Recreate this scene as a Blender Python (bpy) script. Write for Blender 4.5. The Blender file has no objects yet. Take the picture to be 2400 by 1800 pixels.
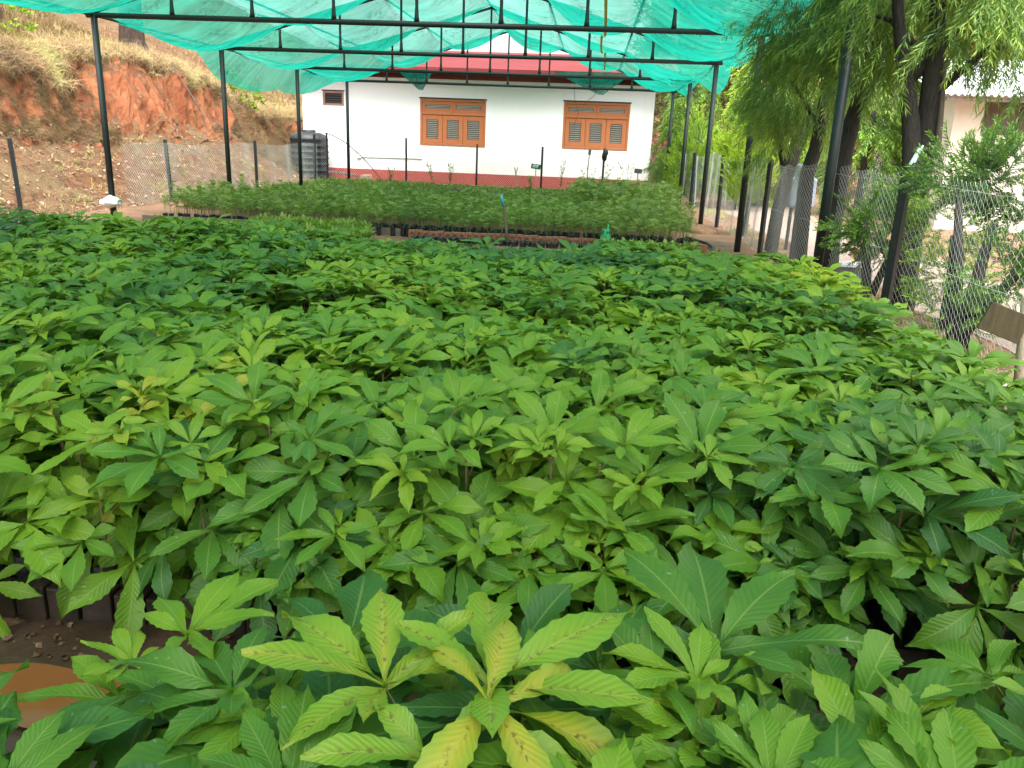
import bpy, math, random
import numpy as np
from mathutils import Vector, Matrix, Euler, noise as mnoise

R = math.radians
C = bpy.context.scene.collection
scene = bpy.context.scene
rnd = random.Random(7)
rng = np.random.default_rng(7)

# ------------------------------------------------------------------ camera
cam_d = bpy.data.cameras.new("Camera")
cam_d.sensor_width = 36.0
cam_d.lens = 1905.67 / 2400 * 36.0
cam_d.clip_start = 0.02
cam_d.clip_end = 2000
cam_o = bpy.data.objects.new("Camera", cam_d)
C.objects.link(cam_o)
yaw, pitch, roll = .08425, .290716, .038929
fw = Vector((-math.sin(yaw) * math.cos(pitch), math.cos(yaw) * math.cos(pitch), -math.sin(pitch)))
rt = Vector((math.cos(yaw), math.sin(yaw), 0))
up = rt.cross(fw)
r2 = math.cos(roll) * rt + math.sin(roll) * up
u2 = -math.sin(roll) * rt + math.cos(roll) * up
M = Matrix((r2, u2, -fw)).transposed().to_4x4()
M.translation = Vector((0, 0, 1.6))
cam_o.matrix_world = M
scene.camera = cam_o

# ------------------------------------------------------------------ sky and sun (overcast)
SUN_EL, SUN_AZ = 64, 168          # azimuth measured clockwise from +Y
w = bpy.data.worlds.new("World")
scene.world = w
w.use_nodes = True
nt = w.node_tree
nt.nodes.clear()
sky = nt.nodes.new('ShaderNodeTexSky')
sky.sky_type = 'NISHITA'
sky.sun_disc = False
sky.sun_elevation = R(SUN_EL)
sky.sun_rotation = R(SUN_AZ)
sky.air_density = 1.0
sky.dust_density = 6.0
sky.ozone_density = 1.0
hs = nt.nodes.new('ShaderNodeHueSaturation')
hs.inputs['Saturation'].default_value = 0.10
hs.inputs['Value'].default_value = 1.0
bg = nt.nodes.new('ShaderNodeBackground')
bg.inputs['Strength'].default_value = 0.14
wo = nt.nodes.new('ShaderNodeOutputWorld')
nt.links.new(sky.outputs[0], hs.inputs['Color'])
nt.links.new(hs.outputs[0], bg.inputs['Color'])
nt.links.new(bg.outputs[0], wo.inputs['Surface'])

sl = bpy.data.lights.new("Sun", 'SUN')
sl.energy = 0.8
sl.angle = R(40)
sl.color = (1, .96, .88)
so = bpy.data.objects.new("Sun", sl)
C.objects.link(so)
sd = Vector((math.sin(R(SUN_AZ)) * math.cos(R(SUN_EL)), math.cos(R(SUN_AZ)) * math.cos(R(SUN_EL)), math.sin(R(SUN_EL))))
so.rotation_euler = (-sd).to_track_quat('-Z', 'Y').to_euler()
so.location = (0, 0, 30)

scene.view_settings.view_transform = 'Standard'
scene.view_settings.look = 'None'
scene.view_settings.exposure = 2.35
scene.view_settings.gamma = 1.0
scene.view_settings.use_curve_mapping = False
scene.render.engine = 'CYCLES'
scene.cycles.max_bounces = 7
scene.cycles.use_adaptive_sampling = False
scene.cycles.sample_clamp_indirect = 4.0
scene.cycles.transparent_max_bounces = 16
scene.cycles.use_denoising = True

# ------------------------------------------------------------------ materials
class NT:
    def __init__(s, name):
        s.m = bpy.data.materials.new(name)
        s.m.use_nodes = True
        s.t = s.m.node_tree
        s.t.nodes.clear()
        s.out = s.t.nodes.new('ShaderNodeOutputMaterial')
    def n(s, typ, **kw):
        nd = s.t.nodes.new(typ)
        for k, v in kw.items():
            setattr(nd, k, v)
        return nd
    def l(s, a, b):
        s.t.links.new(a, b)
    def val(s, sock, v):
        if hasattr(v, 'is_linked') or isinstance(v, bpy.types.NodeSocket):
            s.l(v, sock)
        else:
            sock.default_value = v
    def math(s, op, a, b=None, c=None, clamp=False):
        nd = s.n('ShaderNodeMath', operation=op, use_clamp=clamp)
        s.val(nd.inputs[0], a)
        if b is not None: s.val(nd.inputs[1], b)
        if c is not None: s.val(nd.inputs[2], c)
        return nd.outputs[0]
    def mix(s, f, a, b, bt='MIX'):
        nd = s.n('ShaderNodeMix', data_type='RGBA', blend_type=bt)
        s.val(nd.inputs[0], f)
        s.val(nd.inputs[6], a if not isinstance(a, tuple) else (*a[:3], 1))
        s.val(nd.inputs[7], b if not isinstance(b, tuple) else (*b[:3], 1))
        return nd.outputs[2]
    def noise(s, scale, detail=4, rough=.6, vec=None, dist=0):
        nd = s.n('ShaderNodeTexNoise')
        nd.inputs['Scale'].default_value = scale
        nd.inputs['Detail'].default_value = detail
        nd.inputs['Roughness'].default_value = rough
        nd.inputs['Distortion'].default_value = dist
        if vec is not None: s.l(vec, nd.inputs['Vector'])
        return nd.outputs[0]
    def ramp(s, f, stops):
        nd = s.n('ShaderNodeValToRGB')
        el = nd.color_ramp.elements
        while len(el) < len(stops): el.new(0.5)
        for e, (p, c) in zip(el, stops):
            e.position = p
            e.color = (*c[:3], 1) if isinstance(c, tuple) else (c, c, c, 1)
        s.val(nd.inputs[0], f)
        return nd.outputs[0]
    def obj(s):
        return s.n('ShaderNodeTexCoord').outputs['Object']
    def pos(s):
        return s.n('ShaderNodeNewGeometry').outputs['Position']
    def mapping(s, vec, scale):
        nd = s.n('ShaderNodeMapping')
        nd.inputs['Scale'].default_value = scale
        s.l(vec, nd.inputs['Vector'])
        return nd.outputs[0]
    def attr(s, name):
        return s.n('ShaderNodeAttribute', attribute_name=name).outputs['Fac']
    def bsdf(s, col, rough=.7, metal=0, spec=.4, bump=None, bstr=.3, bdist=.02):
        b = s.n('ShaderNodeBsdfPrincipled')
        s.val(b.inputs['Base Color'], (*col[:3], 1) if isinstance(col, tuple) else col)
        s.val(b.inputs['Roughness'], rough)
        s.val(b.inputs['Metallic'], metal)
        s.val(b.inputs['Specular IOR Level'], spec)
        if bump is not None:
            bp = s.n('ShaderNodeBump')
            bp.inputs['Strength'].default_value = bstr
            bp.inputs['Distance'].default_value = bdist
            s.l(bump, bp.inputs['Height'])
            s.l(bp.outputs[0], b.inputs['Normal'])
        return b.outputs[0]
    def done(s, sh):
        s.l(sh, s.out.inputs['Surface'])
        return s.m

def simple(name, c1, c2, scale=6, rough=.7, metal=0, spec=.4, bstr=.2, bdist=.01, stretch=None, lo=.35, hi=.65):
    """two colours mottled by noise, with a matching bump"""
    k = NT(name)
    v = k.pos() if stretch is None else k.mapping(k.pos(), stretch)
    f = k.noise(scale, 6, .65, v)
    f2 = k.noise(scale * 7, 3, .6, v)
    f3 = k.math('ADD', k.math('MULTIPLY', f, .75), k.math('MULTIPLY', f2, .25))
    col = k.mix(k.ramp(f3, [(lo, 0.0), (hi, 1.0)]), c1, c2)
    return k.done(k.bsdf(col, rough, metal, spec, f3, bstr, bdist))

def leaf_mat(name, stops, rough=.42, trans=.3, spots=False, veins=True, fleck=.0, spec=.45):
    k = NT(name)
    oi = k.n('ShaderNodeObjectInfo')
    sep = k.n('ShaderNodeSeparateColor')
    k.l(oi.outputs['Color'], sep.inputs[0])
    pn = k.noise(9, 3, .6, k.pos())
    t = k.math('ADD', k.attr('tint'), sep.outputs[0])
    t = k.math('ADD', t, k.math('MULTIPLY', k.math('SUBTRACT', pn, .5), .22))
    lu, lv = k.attr('lu'), k.attr('lv')
    au = k.math('ABSOLUTE', lu)
    bump = None
    if spots:   # chlorosis: yellow between the margins, brown flecks along the midrib
        cl = k.math('SUBTRACT', 1.0, k.math('MULTIPLY', au, .9))
        t = k.math('ADD', t, k.math('MULTIPLY', k.math('SUBTRACT', cl, .5), .22))
    col = k.ramp(t, stops)
    if veins:
        ph = k.math('SUBTRACT', k.math('MULTIPLY', lv, 15.0), k.math('MULTIPLY', au, 2.6))
        fr = k.math('FRACT', ph)
        tri = k.math('ABSOLUTE', k.math('SUBTRACT', k.math('MULTIPLY', fr, 2.0), 1.0))   # 1 on the vein
        vein = k.ramp(tri, [(.80, 0.0), (.97, 1.0)])
        mid = k.ramp(au, [(.02, 1.0), (.075, 0.0)])
        vm = k.math('MAXIMUM', k.math('MULTIPLY', vein, .15), k.math('MULTIPLY', mid, .75))
        lighter = k.mix(.5, col, (.34, .40, .10))
        col = k.mix(vm, col, lighter)
        isp = k.math('LESS_THAN', lv, -.2)                                              # petiole
        col = k.mix(isp, col, (.22, .15, .05))
        bump = k.math('SUBTRACT', k.math('MULTIPLY', k.noise(60, 2, .5, k.pos()), .35), k.math('MAXIMUM', tri, k.math('MULTIPLY', mid, 1.2)))
    if spots:
        sn = k.noise(70, 3, .7, k.pos())
        near = k.ramp(au, [(.0, 1.0), (.33, 0.0)])
        sp = k.math('MULTIPLY', k.ramp(sn, [(.54, 0.0), (.60, 1.0)]), near)
        col = k.mix(k.math('MULTIPLY', sp, .85), col, (.10, .045, .012))
    if veins:
        en = k.noise(16, 4, .7, k.pos())
        ed = k.math('MULTIPLY', k.ramp(au, [(.72, 0.0), (.95, 1.0)]), k.ramp(en, [(.60, 0.0), (.66, 1.0)]))
        col = k.mix(k.math('MULTIPLY', ed, .8), col, (.14, .085, .025))
    if fleck:
        fn = k.noise(45, 4, .7, k.pos())
        fl = k.ramp(fn, [(.655, 0.0), (.70, 1.0)])
        col = k.mix(k.math('MULTIPLY', fl, fleck), col, (.5, .55, .45))
    b = k.bsdf(col, rough, 0, spec, bump, .26, .004)
    tr = k.n('ShaderNodeBsdfTranslucent')
    k.l(k.mix(.35, col, (.22, .40, .02), 'MIX'), tr.inputs['Color'])
    mx = k.n('ShaderNodeMixShader')
    mx.inputs[0].default_value = trans
    k.l(b, mx.inputs[1])
    k.l(tr.outputs[0], mx.inputs[2])
    return k.done(mx.outputs[0])

MAT = {}
GREEN = [(0.0, (.016, .062, .019)), (.22, (.040, .122, .022)), (.45, (.098, .21, .018)), (.68, (.165, .28, .015)), (.9, (.22, .31, .02)), (1.0, (.34, .33, .03))]
MAT['leaf'] = leaf_mat('chestnut_leaf', GREEN, .42, .33, fleck=.35, spec=.32)
MAT['yellow_leaf'] = leaf_mat('yellowing_leaf', GREEN[:4] + [(.84, (.21, .29, .016)), (1.0, (.40, .34, .025))], .45, .28, spots=True, fleck=.1)
SOFT = [(0.0, (.04, .08, .03)), (.4, (.11, .19, .045)), (.7, (.21, .30, .06)), (1.0, (.30, .38, .08))]
MAT['feather'] = leaf_mat('feathery_leaf', SOFT, .5, .4, veins=False)
MAT['bottle'] = leaf_mat('weeping_leaf', [(0.0, (.018, .05, .022)), (.35, (.045, .115, .03)), (.65, (.12, .22, .03)), (1.0, (.33, .42, .05))], .5, .35, veins=False)
MAT['conifer'] = leaf_mat('conifer_leaf', [(0.0, (.015, .045, .02)), (.4, (.05, .13, .02)), (.7, (.15, .28, .02)), (1.0, (.34, .46, .03))], .55, .3, veins=False)
MAT['drybush'] = leaf_mat('dry_brush_leaf', [(0.0, (.05, .06, .03)), (.3, (.13, .15, .06)), (.6, (.24, .21, .07)), (.8, (.34, .20, .07)), (1.0, (.42, .30, .10))], .7, .25, veins=False)
MAT['drygrass'] = leaf_mat('dry_grass_blade', [(0.0, (.07, .045, .025)), (.35, (.19, .115, .055)), (.7, (.40, .27, .13)), (.9, (.50, .38, .19)), (1.0, (.32, .34, .10))], .7, .2, veins=False)
MAT['pink'] = leaf_mat('pink_petal', [(0.0, (.55, .04, .20)), (.5, (.70, .07, .30)), (1.0, (.8, .2, .45))], .6, .3, veins=False)
MAT['litter'] = leaf_mat('dry_litter', [(0.0, (.09, .045, .02)), (.5, (.23, .125, .065)), (.8, (.38, .26, .16)), (1.0, (.5, .42, .3))], .7, .05, veins=False)
MAT['stem'] = simple('woody_stem', (.10, .075, .035), (.18, .14, .07), 30, .7)
MAT['bag'] = simple('black_polybag', (.006, .007, .008), (.02, .022, .024), 40, .35, spec=.5, bstr=.5)
MAT['frame'] = simple('dark_green_paint', (.004, .010, .010), (.010, .020, .019), 14, .5, spec=.5, bstr=.06)
MAT['fencepost'] = simple('black_post_paint', (.008, .010, .012), (.018, .021, .023), 18, .5, bstr=.1)
MAT['wire'] = simple('galvanised_wire', (.36, .40, .39), (.52, .56, .54), 9, .42, metal=.25, spec=.5, bstr=0)
k = NT('white_wall_paint')
p = k.pos()
f = k.noise(.8, 6, .6, p); st_ = k.noise(1.0, 5, .65, k.mapping(p, (5, 5, .25))); g_ = k.noise(3, 6, .7, p)
sz_ = k.n('ShaderNodeSeparateXYZ'); k.l(p, sz_.inputs[0])
wc = k.mix(f, (.74, .74, .73), (.80, .80, .79))
wc = k.mix(k.math('MULTIPLY', k.ramp(st_, [(.56, 0.0), (.75, 1.0)]), .22), wc, (.58, .56, .52))
lowz = k.math('SUBTRACT', 1.0, k.math('DIVIDE', sz_.outputs[2], 1.1), clamp=True)
wc = k.mix(k.math('MULTIPLY', k.math('MULTIPLY', lowz, k.ramp(g_, [(.35, 0.0), (.7, 1.0)])), .55), wc, (.60, .42, .30))
MAT['wall'] = k.done(k.bsdf(wc, .75, 0, .3, g_, .06, .01))
MAT['plinth'] = simple('red_plinth_paint', (.30, .055, .045), (.37, .075, .06), 2.5, .7, bstr=.08)
MAT['roof'] = simple('red_roof_sheet', (.10, .014, .016), (.15, .026, .026), 1.1, .8, spec=.2, stretch=(.35, 2.5, 1), bstr=.05)
MAT['wood'] = simple('orange_brown_window_paint', (.34, .105, .036), (.41, .14, .052), 5, .5, bstr=.06, stretch=(1, 1, 5))
MAT['ventwood'] = simple('faded_brown_frame', (.26, .13, .09), (.33, .18, .13), 6, .6)
MAT['louvre'] = simple('window_bar_paint', (.34, .31, .25), (.46, .42, .35), 8, .6)
MAT['dark'] = simple('dark_recess', (.012, .012, .012), (.022, .02, .018), 5, .8)
MAT['tank'] = simple('black_tank_plastic', (.010, .012, .014), (.022, .026, .029), 5, .55, bstr=.05)
MAT['hose'] = simple('black_rubber', (.02, .02, .02), (.04, .04, .04), 10, .5)
MAT['pvc'] = simple('grey_pvc', (.5, .5, .47), (.6, .6, .56), 6, .5)
MAT['brick'] = simple('fired_brick', (.17, .075, .045), (.29, .13, .075), 16, .9, bstr=.6, bdist=.006)
MAT['wetbrick'] = simple('wet_mossy_brick', (.016, .011, .008), (.05, .029, .019), 16, .6, bstr=.6, bdist=.006)
MAT['plank'] = simple('weathered_plank', (.09, .065, .045), (.17, .13, .10), 9, .85, stretch=(1, 8, 8), bstr=.4)
MAT['board'] = simple('mossy_sign_board', (.04, .03, .013), (.075, .058, .026), 8, .8, stretch=(6, 6, 1), bstr=.3)
MAT['stake'] = simple('bleached_stake', (.20, .15, .10), (.33, .26, .19), 14, .8, stretch=(4, 4, 1), bstr=.3)
MAT['greenplastic'] = simple('green_can_plastic', (.006, .22, .075), (.012, .29, .10), 4, .35, spec=.5, bstr=.02)
MAT['signgreen'] = simple('green_sign_paint', (.006, .085, .05), (.012, .12, .07), 6, .5)
MAT['white'] = simple('white_paint', (.72, .73, .72), (.8, .8, .79), 6, .5)
MAT['signgrey'] = simple('grey_sign_metal', (.06, .065, .07), (.10, .10, .105), 8, .6)
MAT['whitebag'] = simple('white_plastic_bag', (.62, .64, .62), (.76, .77, .74), 12, .4, bstr=.4)
MAT['bark'] = simple('dark_bark', (.012, .012, .010), (.048, .042, .035), 14, .9, stretch=(3, 3, .6), bstr=1.0, bdist=.03)
MAT['greybark'] = simple('grey_bark', (.06, .05, .04), (.16, .135, .105), 12, .9, stretch=(3, 3, .5), bstr=1.0, bdist=.03)
MAT['pinebark'] = simple('pine_bark', (.025, .018, .014), (.10, .065, .045), 6, .95, stretch=(2, 2, .7), bstr=1.0, bdist=.05)
MAT['cream'] = simple('cream_wall', (.62, .56, .45), (.72, .66, .56), 1.5, .8)
MAT['tin'] = simple('bright_tin_sheet', (.66, .69, .72), (.76, .79, .82), 2, .45, metal=.2)
MAT['shutter'] = simple('brown_shutter', (.085, .062, .045), (.13, .10, .075), 5, .6)
MAT['concrete'] = simple('pale_concrete', (.42, .38, .33), (.55, .50, .45), 7, .85, bstr=.3)
MAT['stone'] = simple('buff_block', (.42, .30, .18), (.55, .42, .28), 8, .85, bstr=.3)
MAT['yellow'] = simple('yellow_selvedge', (.62, .50, .05), (.72, .60, .10), 30, .7)
MAT['yellowflower'] = simple('yellow_petal', (.75, .5, .02), (.8, .6, .05), 30, .6)
MAT['blueplastic'] = simple('pale_blue_plastic', (.38, .56, .58), (.55, .68, .68), 20, .3)
MAT['greyblue'] = simple('grey_blue_tarp', (.16, .20, .27), (.28, .32, .38), 5, .5)
MAT['lilac'] = simple('lilac_cloth', (.42, .36, .48), (.56, .50, .6), 6, .8)
MAT['tape'] = simple('blue_green_tape', (.03, .22, .24), (.10, .36, .36), 20, .4)

# glass
k = NT('window_glass')
MAT['glass'] = k.done(k.bsdf((.06, .065, .06), .12, 0, .5))
k = NT('muddy_water')
f = k.noise(2.5, 3, .5, k.pos())
MAT['puddle'] = k.done(k.bsdf(k.mix(f, (.17, .055, .017), (.23, .085, .03)), .08, 0, .5, k.noise(14, 2, .5, k.pos()), .03, .01))

# shade net: woven green cloth, part see-through, streaked and with dark litter lying on it
k = NT('green_shade_net')
p = k.pos()
st = k.noise(1.0, 5, .6, k.mapping(p, (1.2, 6.0, 1.0)))
pt = k.noise(.45, 3, .5, p)
col = k.mix(k.ramp(k.math('ADD', k.math('MULTIPLY', st, .6), k.math('MULTIPLY', pt, .4)), [(.36, 0.0), (.62, 1.0)]), (.0015, .14, .095), (.011, .27, .195))
d1 = k.ramp(k.noise(1.3, 2, .5, p), [(.50, 0.0), (.58, 1.0)])
d2 = k.ramp(k.noise(14, 6, .8, k.mapping(p, (1, 2.2, 1))), [(.52, 0.0), (.60, 1.0)])
d3 = k.ramp(k.noise(5, 5, .75, k.mapping(p, (2.2, 1, 1))), [(.66, 0.0), (.68, 1.0)])
dirt = k.math('MAXIMUM', k.math('MULTIPLY', d1, d2), d3)
col2 = k.mix(k.math('MULTIPLY', dirt, .93), col, (.012, .02, .012))
df = k.n('ShaderNodeBsdfDiffuse'); k.l(col2, df.inputs['Color'])
tl = k.n('ShaderNodeBsdfTranslucent'); k.l(col2, tl.inputs['Color'])
m1 = k.n('ShaderNodeMixShader'); m1.inputs[0].default_value = .68
k.l(df.outputs[0], m1.inputs[1]); k.l(tl.outputs[0], m1.inputs[2])
tp = k.n('ShaderNodeBsdfTransparent')
m2 = k.n('ShaderNodeMixShader')
holes = k.math('MULTIPLY', k.ramp(pt, [(.35, .14), (.7, .26)]), k.math('SUBTRACT', 1.0, dirt))
k.l(holes, m2.inputs[0]); k.l(m1.outputs[0], m2.inputs[1]); k.l(tp.outputs[0], m2.inputs[2])
MAT['net'] = k.done(m2.outputs[0])

# ground
k = NT('red_earth')
p = k.pos()
f = k.noise(1.2, 8, .65, p); g = k.noise(22, 4, .7, p)
col = k.mix(k.ramp(f, [(.35, 0.0), (.65, 1.0)]), (.115, .060, .035), (.235, .125, .07))
col = k.mix(k.ramp(g, [(.5, 0.0), (.75, 1.0)]), col, (.30, .19, .12))
MAT['ground'] = k.done(k.bsdf(col, .85, 0, .3, k.math('ADD', f, k.math('MULTIPLY', g, .3)), .6, .03))
k = NT('wet_mud')
f = k.noise(3, 8, .65, k.pos())
MAT['mud'] = k.done(k.bsdf(k.mix(f, (.025, .014, .009), (.075, .038, .021)), k.ramp(f, [(.3, .25), (.7, .7)]), 0, .5, f, .8, .03))
k = NT('pinkish_path')
f = k.noise(1.5, 8, .6, k.pos()); g = k.noise(30, 3, .7, k.pos())
col = k.mix(f, (.22, .155, .125), (.32, .25, .21))
col = k.mix(k.ramp(g, [(.55, 0.0), (.72, 1.0)]), col, (.28, .18, .12))
MAT['path'] = k.done(k.bsdf(col, .9, 0, .3, g, .3, .02))
k = NT('hillside_earth')
p = k.pos()
nrm = k.n('ShaderNodeSeparateXYZ'); k.l(k.n('ShaderNodeNewGeometry').outputs['True Normal'], nrm.inputs[0])
f = k.noise(.9, 8, .65, p); g = k.noise(7, 6, .7, p); h = k.noise(2.2, 4, .6, k.mapping(p, (1, 1, .35)))
litter = k.mix(k.ramp(g, [(.35, 0.0), (.66, 1.0)]), (.060, .028, .014), (.155, .075, .036))
litter = k.mix(k.ramp(f, [(.45, 0.0), (.62, 1.0)]), litter, (.12, .08, .038))
soil = k.mix(k.ramp(h, [(.36, 0.0), (.62, 1.0)]), (.175, .052, .021), (.31, .115, .05))
soil = k.mix(k.ramp(g, [(.60, 0.0), (.74, 1.0)]), soil, (.11, .04, .02))
steep = k.ramp(k.math('ADD', nrm.outputs[2], k.math('MULTIPLY', k.math('SUBTRACT', f, .5), .5)), [(.44, 1.0), (.62, 0.0)])
MAT['hill'] = k.done(k.bsdf(k.mix(steep, litter, soil), .9, 0, .25, k.math('ADD', g, h), .9, .06))

# ------------------------------------------------------------------ mesh helpers
def link(name, me, mat=None, parent=None):
    o = bpy.data.objects.new(name, me)
    C.objects.link(o)
    if me is not None and mat is not None:
        me.materials.append(mat)
    if parent is not None:
        o.parent = parent
    return o

def tag(o, label=None, cat=None, group=None, kind=None):
    if label: o['label'] = label
    if cat: o['category'] = cat
    if group: o['group'] = group
    if kind: o['kind'] = kind
    return o

def thing(name, label, cat, loc=(0, 0, 0), rz=0, group=None):
    o = bpy.data.objects.new(name, None)
    o.empty_display_size = .1
    C.objects.link(o)
    o.location = loc
    o.rotation_euler = (0, 0, rz)
    return tag(o, label, cat, group)

def dup(root, loc=None, rz=None, scale=None, label=None, group=None, children=None):
    r = root.copy(); C.objects.link(r)
    if loc is not None: r.location = loc
    if rz is not None: r.rotation_euler = (0, 0, rz)
    if scale is not None: r.scale = (scale,) * 3
    if label: r['label'] = label
    if group: r['group'] = group
    for ch in (children if children is not None else list(root.children)):
        c = ch.copy(); C.objects.link(c); c.parent = r
    return r

class MB:
    def __init__(s): s.v, s.f = [], []
    def box(s, c, d, rot=None):
        i = len(s.v)
        for z in (-1, 1):
            for y in (-1, 1):
                for x in (-1, 1):
                    q = Vector((x * d[0] / 2, y * d[1] / 2, z * d[2] / 2))
                    if rot is not None: q = rot @ q
                    s.v.append(tuple(Vector(c) + q))
        for f in ((0, 2, 3, 1), (4, 5, 7, 6), (0, 1, 5, 4), (2, 6, 7, 3), (0, 4, 6, 2), (1, 3, 7, 5)):
            s.f.append(tuple(i + a for a in f))
        return s
    def box2(s, a, b):
        return s.box([(a[i] + b[i]) / 2 for i in range(3)], [abs(b[i] - a[i]) for i in range(3)])
    def tube(s, pts, rad, n=8, cap=True):
        pts = [Vector(p) for p in pts]
        if not hasattr(rad, '__len__'): rad = [rad] * len(pts)
        i0 = len(s.v)
        up_ = Vector((0, 0, 1))
        prev = None
        for a, p in enumerate(pts):
            d = (pts[min(a + 1, len(pts) - 1)] - pts[max(a - 1, 0)]).normalized()
            if prev is None:
                x = d.cross(up_ if abs(d.z) < .9 else Vector((1, 0, 0))).normalized()
            else:
                x = (prev - d * prev.dot(d)).normalized()
            prev = x
            y = d.cross(x)
            for j in range(n):
                t = 2 * math.pi * j / n
                s.v.append(tuple(p + (x * math.cos(t) + y * math.sin(t)) * rad[a]))
        for a in range(len(pts) - 1):
            for j in range(n):
                j2 = (j + 1) % n
                s.f.append((i0 + a * n + j, i0 + a * n + j2, i0 + (a + 1) * n + j2, i0 + (a + 1) * n + j))
        if cap:
            s.f.append(tuple(i0 + j for j in range(n))[::-1])
            s.f.append(tuple(i0 + (len(pts) - 1) * n + j for j in range(n)))
        return s
    def lathe(s, prof, n=20, c=(0, 0, 0)):
        i0 = len(s.v)
        for r, z in prof:
            for j in range(n):
                t = 2 * math.pi * j / n
                s.v.append((c[0] + r * math.cos(t), c[1] + r * math.sin(t), c[2] + z))
        for a in range(len(prof) - 1):
            for j in range(n):
                j2 = (j + 1) % n
                s.f.append((i0 + a * n + j, i0 + a * n + j2, i0 + (a + 1) * n + j2, i0 + (a + 1) * n + j))
        return s
    def grid(s, fn, nu, nv, skip=None):
        i0 = len(s.v)
        for a in range(nu + 1):
            for b in range(nv + 1):
                s.v.append(tuple(fn(a / nu, b / nv)))
        for a in range(nu):
            for b in range(nv):
                if skip and skip((a + .5) / nu, (b + .5) / nv): continue
                q = i0 + a * (nv + 1) + b
                s.f.append((q, q + nv + 1, q + nv + 2, q + 1))
        return s
    def build(s, name, mat, parent=None, smooth=False, bevel=0):
        me = bpy.data.meshes.new(name)
        me.from_pydata(s.v, [], s.f)
        me.update()
        if smooth:
            me.polygons.foreach_set('use_smooth', [True] * len(me.polygons))
        o = link(name, me, mat, parent)
        if bevel:
            b = o.modifiers.new('bevel', 'BEVEL'); b.width = bevel; b.segments = 2; b.limit_method = 'ANGLE'
        return o

def npmesh(name, V, F, tint=None, lu=None, lv=None, smooth=True):
    me = bpy.data.meshes.new(name)
    n, m = len(V), len(F)
    me.vertices.add(n)
    me.vertices.foreach_set('co', np.ascontiguousarray(V, dtype=np.float32).ravel())
    me.loops.add(m * 4)
    me.loops.foreach_set('vertex_index', np.ascontiguousarray(F, dtype=np.int32).ravel())
    me.polygons.add(m)
    me.polygons.foreach_set('loop_start', np.arange(0, m * 4, 4, dtype=np.int32))
    if smooth:
        me.polygons.foreach_set('use_smooth', np.ones(m, dtype=bool))
    for nm, a in (('tint', tint), ('lu', lu), ('lv', lv)):
        if a is not None:
            at = me.attributes.new(nm, 'FLOAT', 'POINT')
            at.data.foreach_set('value', np.ascontiguousarray(a, dtype=np.float32))
    me.update(calc_edges=True)
    return me

class Tm:
    """quad template: vertices, faces, leaf coordinates, tint offset"""
    def __init__(s, V, F, lu=None, lv=None, tint=None):
        s.V = np.array(V, dtype=float); s.F = np.array(F, dtype=np.int64)
        n = len(s.V)
        s.lu = np.zeros(n) if lu is None else np.array(lu, dtype=float)
        s.lv = np.zeros(n) if lv is None else np.array(lv, dtype=float)
        s.t = np.zeros(n) if tint is None else np.array(tint, dtype=float)
    def mesh(s, name, add=0):
        return npmesh(name, s.V, s.F, s.t + add, s.lu, s.lv)

def join(tms):
    V, F, lu, lv, t, o = [], [], [], [], [], 0
    for a in tms:
        V.append(a.V); F.append(a.F + o); lu.append(a.lu); lv.append(a.lv); t.append(a.t); o += len(a.V)
    return Tm(np.concatenate(V), np.concatenate(F), np.concatenate(lu), np.concatenate(lv), np.concatenate(t))

def inst(name, tms, items, mat, parent=None):
    """items: (template index, 3x3 rotation*scale, translation, tint) -> one mesh object"""
    by = {}
    for it in items: by.setdefault(it[0], []).append(it)
    parts = []
    for ti, L in by.items():
        T = tms[ti]
        A = np.array([i[1] for i in L]); B = np.array([i[2] for i in L]); tt = np.array([i[3] for i in L])
        V = np.einsum('kij,nj->kni', A, T.V) + B[:, None, :]
        n = len(T.V)
        F = T.F[None] + (np.arange(len(L)) * n)[:, None, None]
        parts.append(Tm(V.reshape(-1, 3), F.reshape(-1, 4), np.tile(T.lu, len(L)), np.tile(T.lv, len(L)), (T.t[None] + tt[:, None]).ravel()))
    J = join(parts)
    me = npmesh(name, J.V, J.F, J.t, J.lu, J.lv)
    o = link(name, me, mat, parent)
    o.color = (0, 0, 0, 1)
    return o

def rotz(a):
    c, s = math.cos(a), math.sin(a)
    return np.array([[c, -s, 0], [s, c, 0], [0, 0, 1.]])
def rotx(a):
    c, s = math.cos(a), math.sin(a)
    return np.array([[1., 0, 0], [0, c, -s], [0, s, c]])
def roty(a):
    c, s = math.cos(a), math.sin(a)
    return np.array([[c, 0, s], [0, 1., 0], [-s, 0, c]])
def aim(d, roll=0.0):
    """rotation taking +Z to d"""
    d = np.array(d, float); d /= np.linalg.norm(d)
    x = np.cross([0, 1, 0] if abs(d[1]) < .9 else [1, 0, 0], d); x /= np.linalg.norm(x)
    y = np.cross(d, x)
    return np.stack([x, y, d], 1) @ rotz(roll)

def tri_tube(pts, r, lv=-1.0, n=3):
    b = MB(); b.tube(pts, r, n, cap=False)
    return Tm(b.v, b.f, None, [lv] * len(b.v))

def fbm(x, y, z=0.0, s=1.0):
    return mnoise.fractal(Vector((x * s, y * s, z)), 1.0, 2.0, 4)

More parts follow.
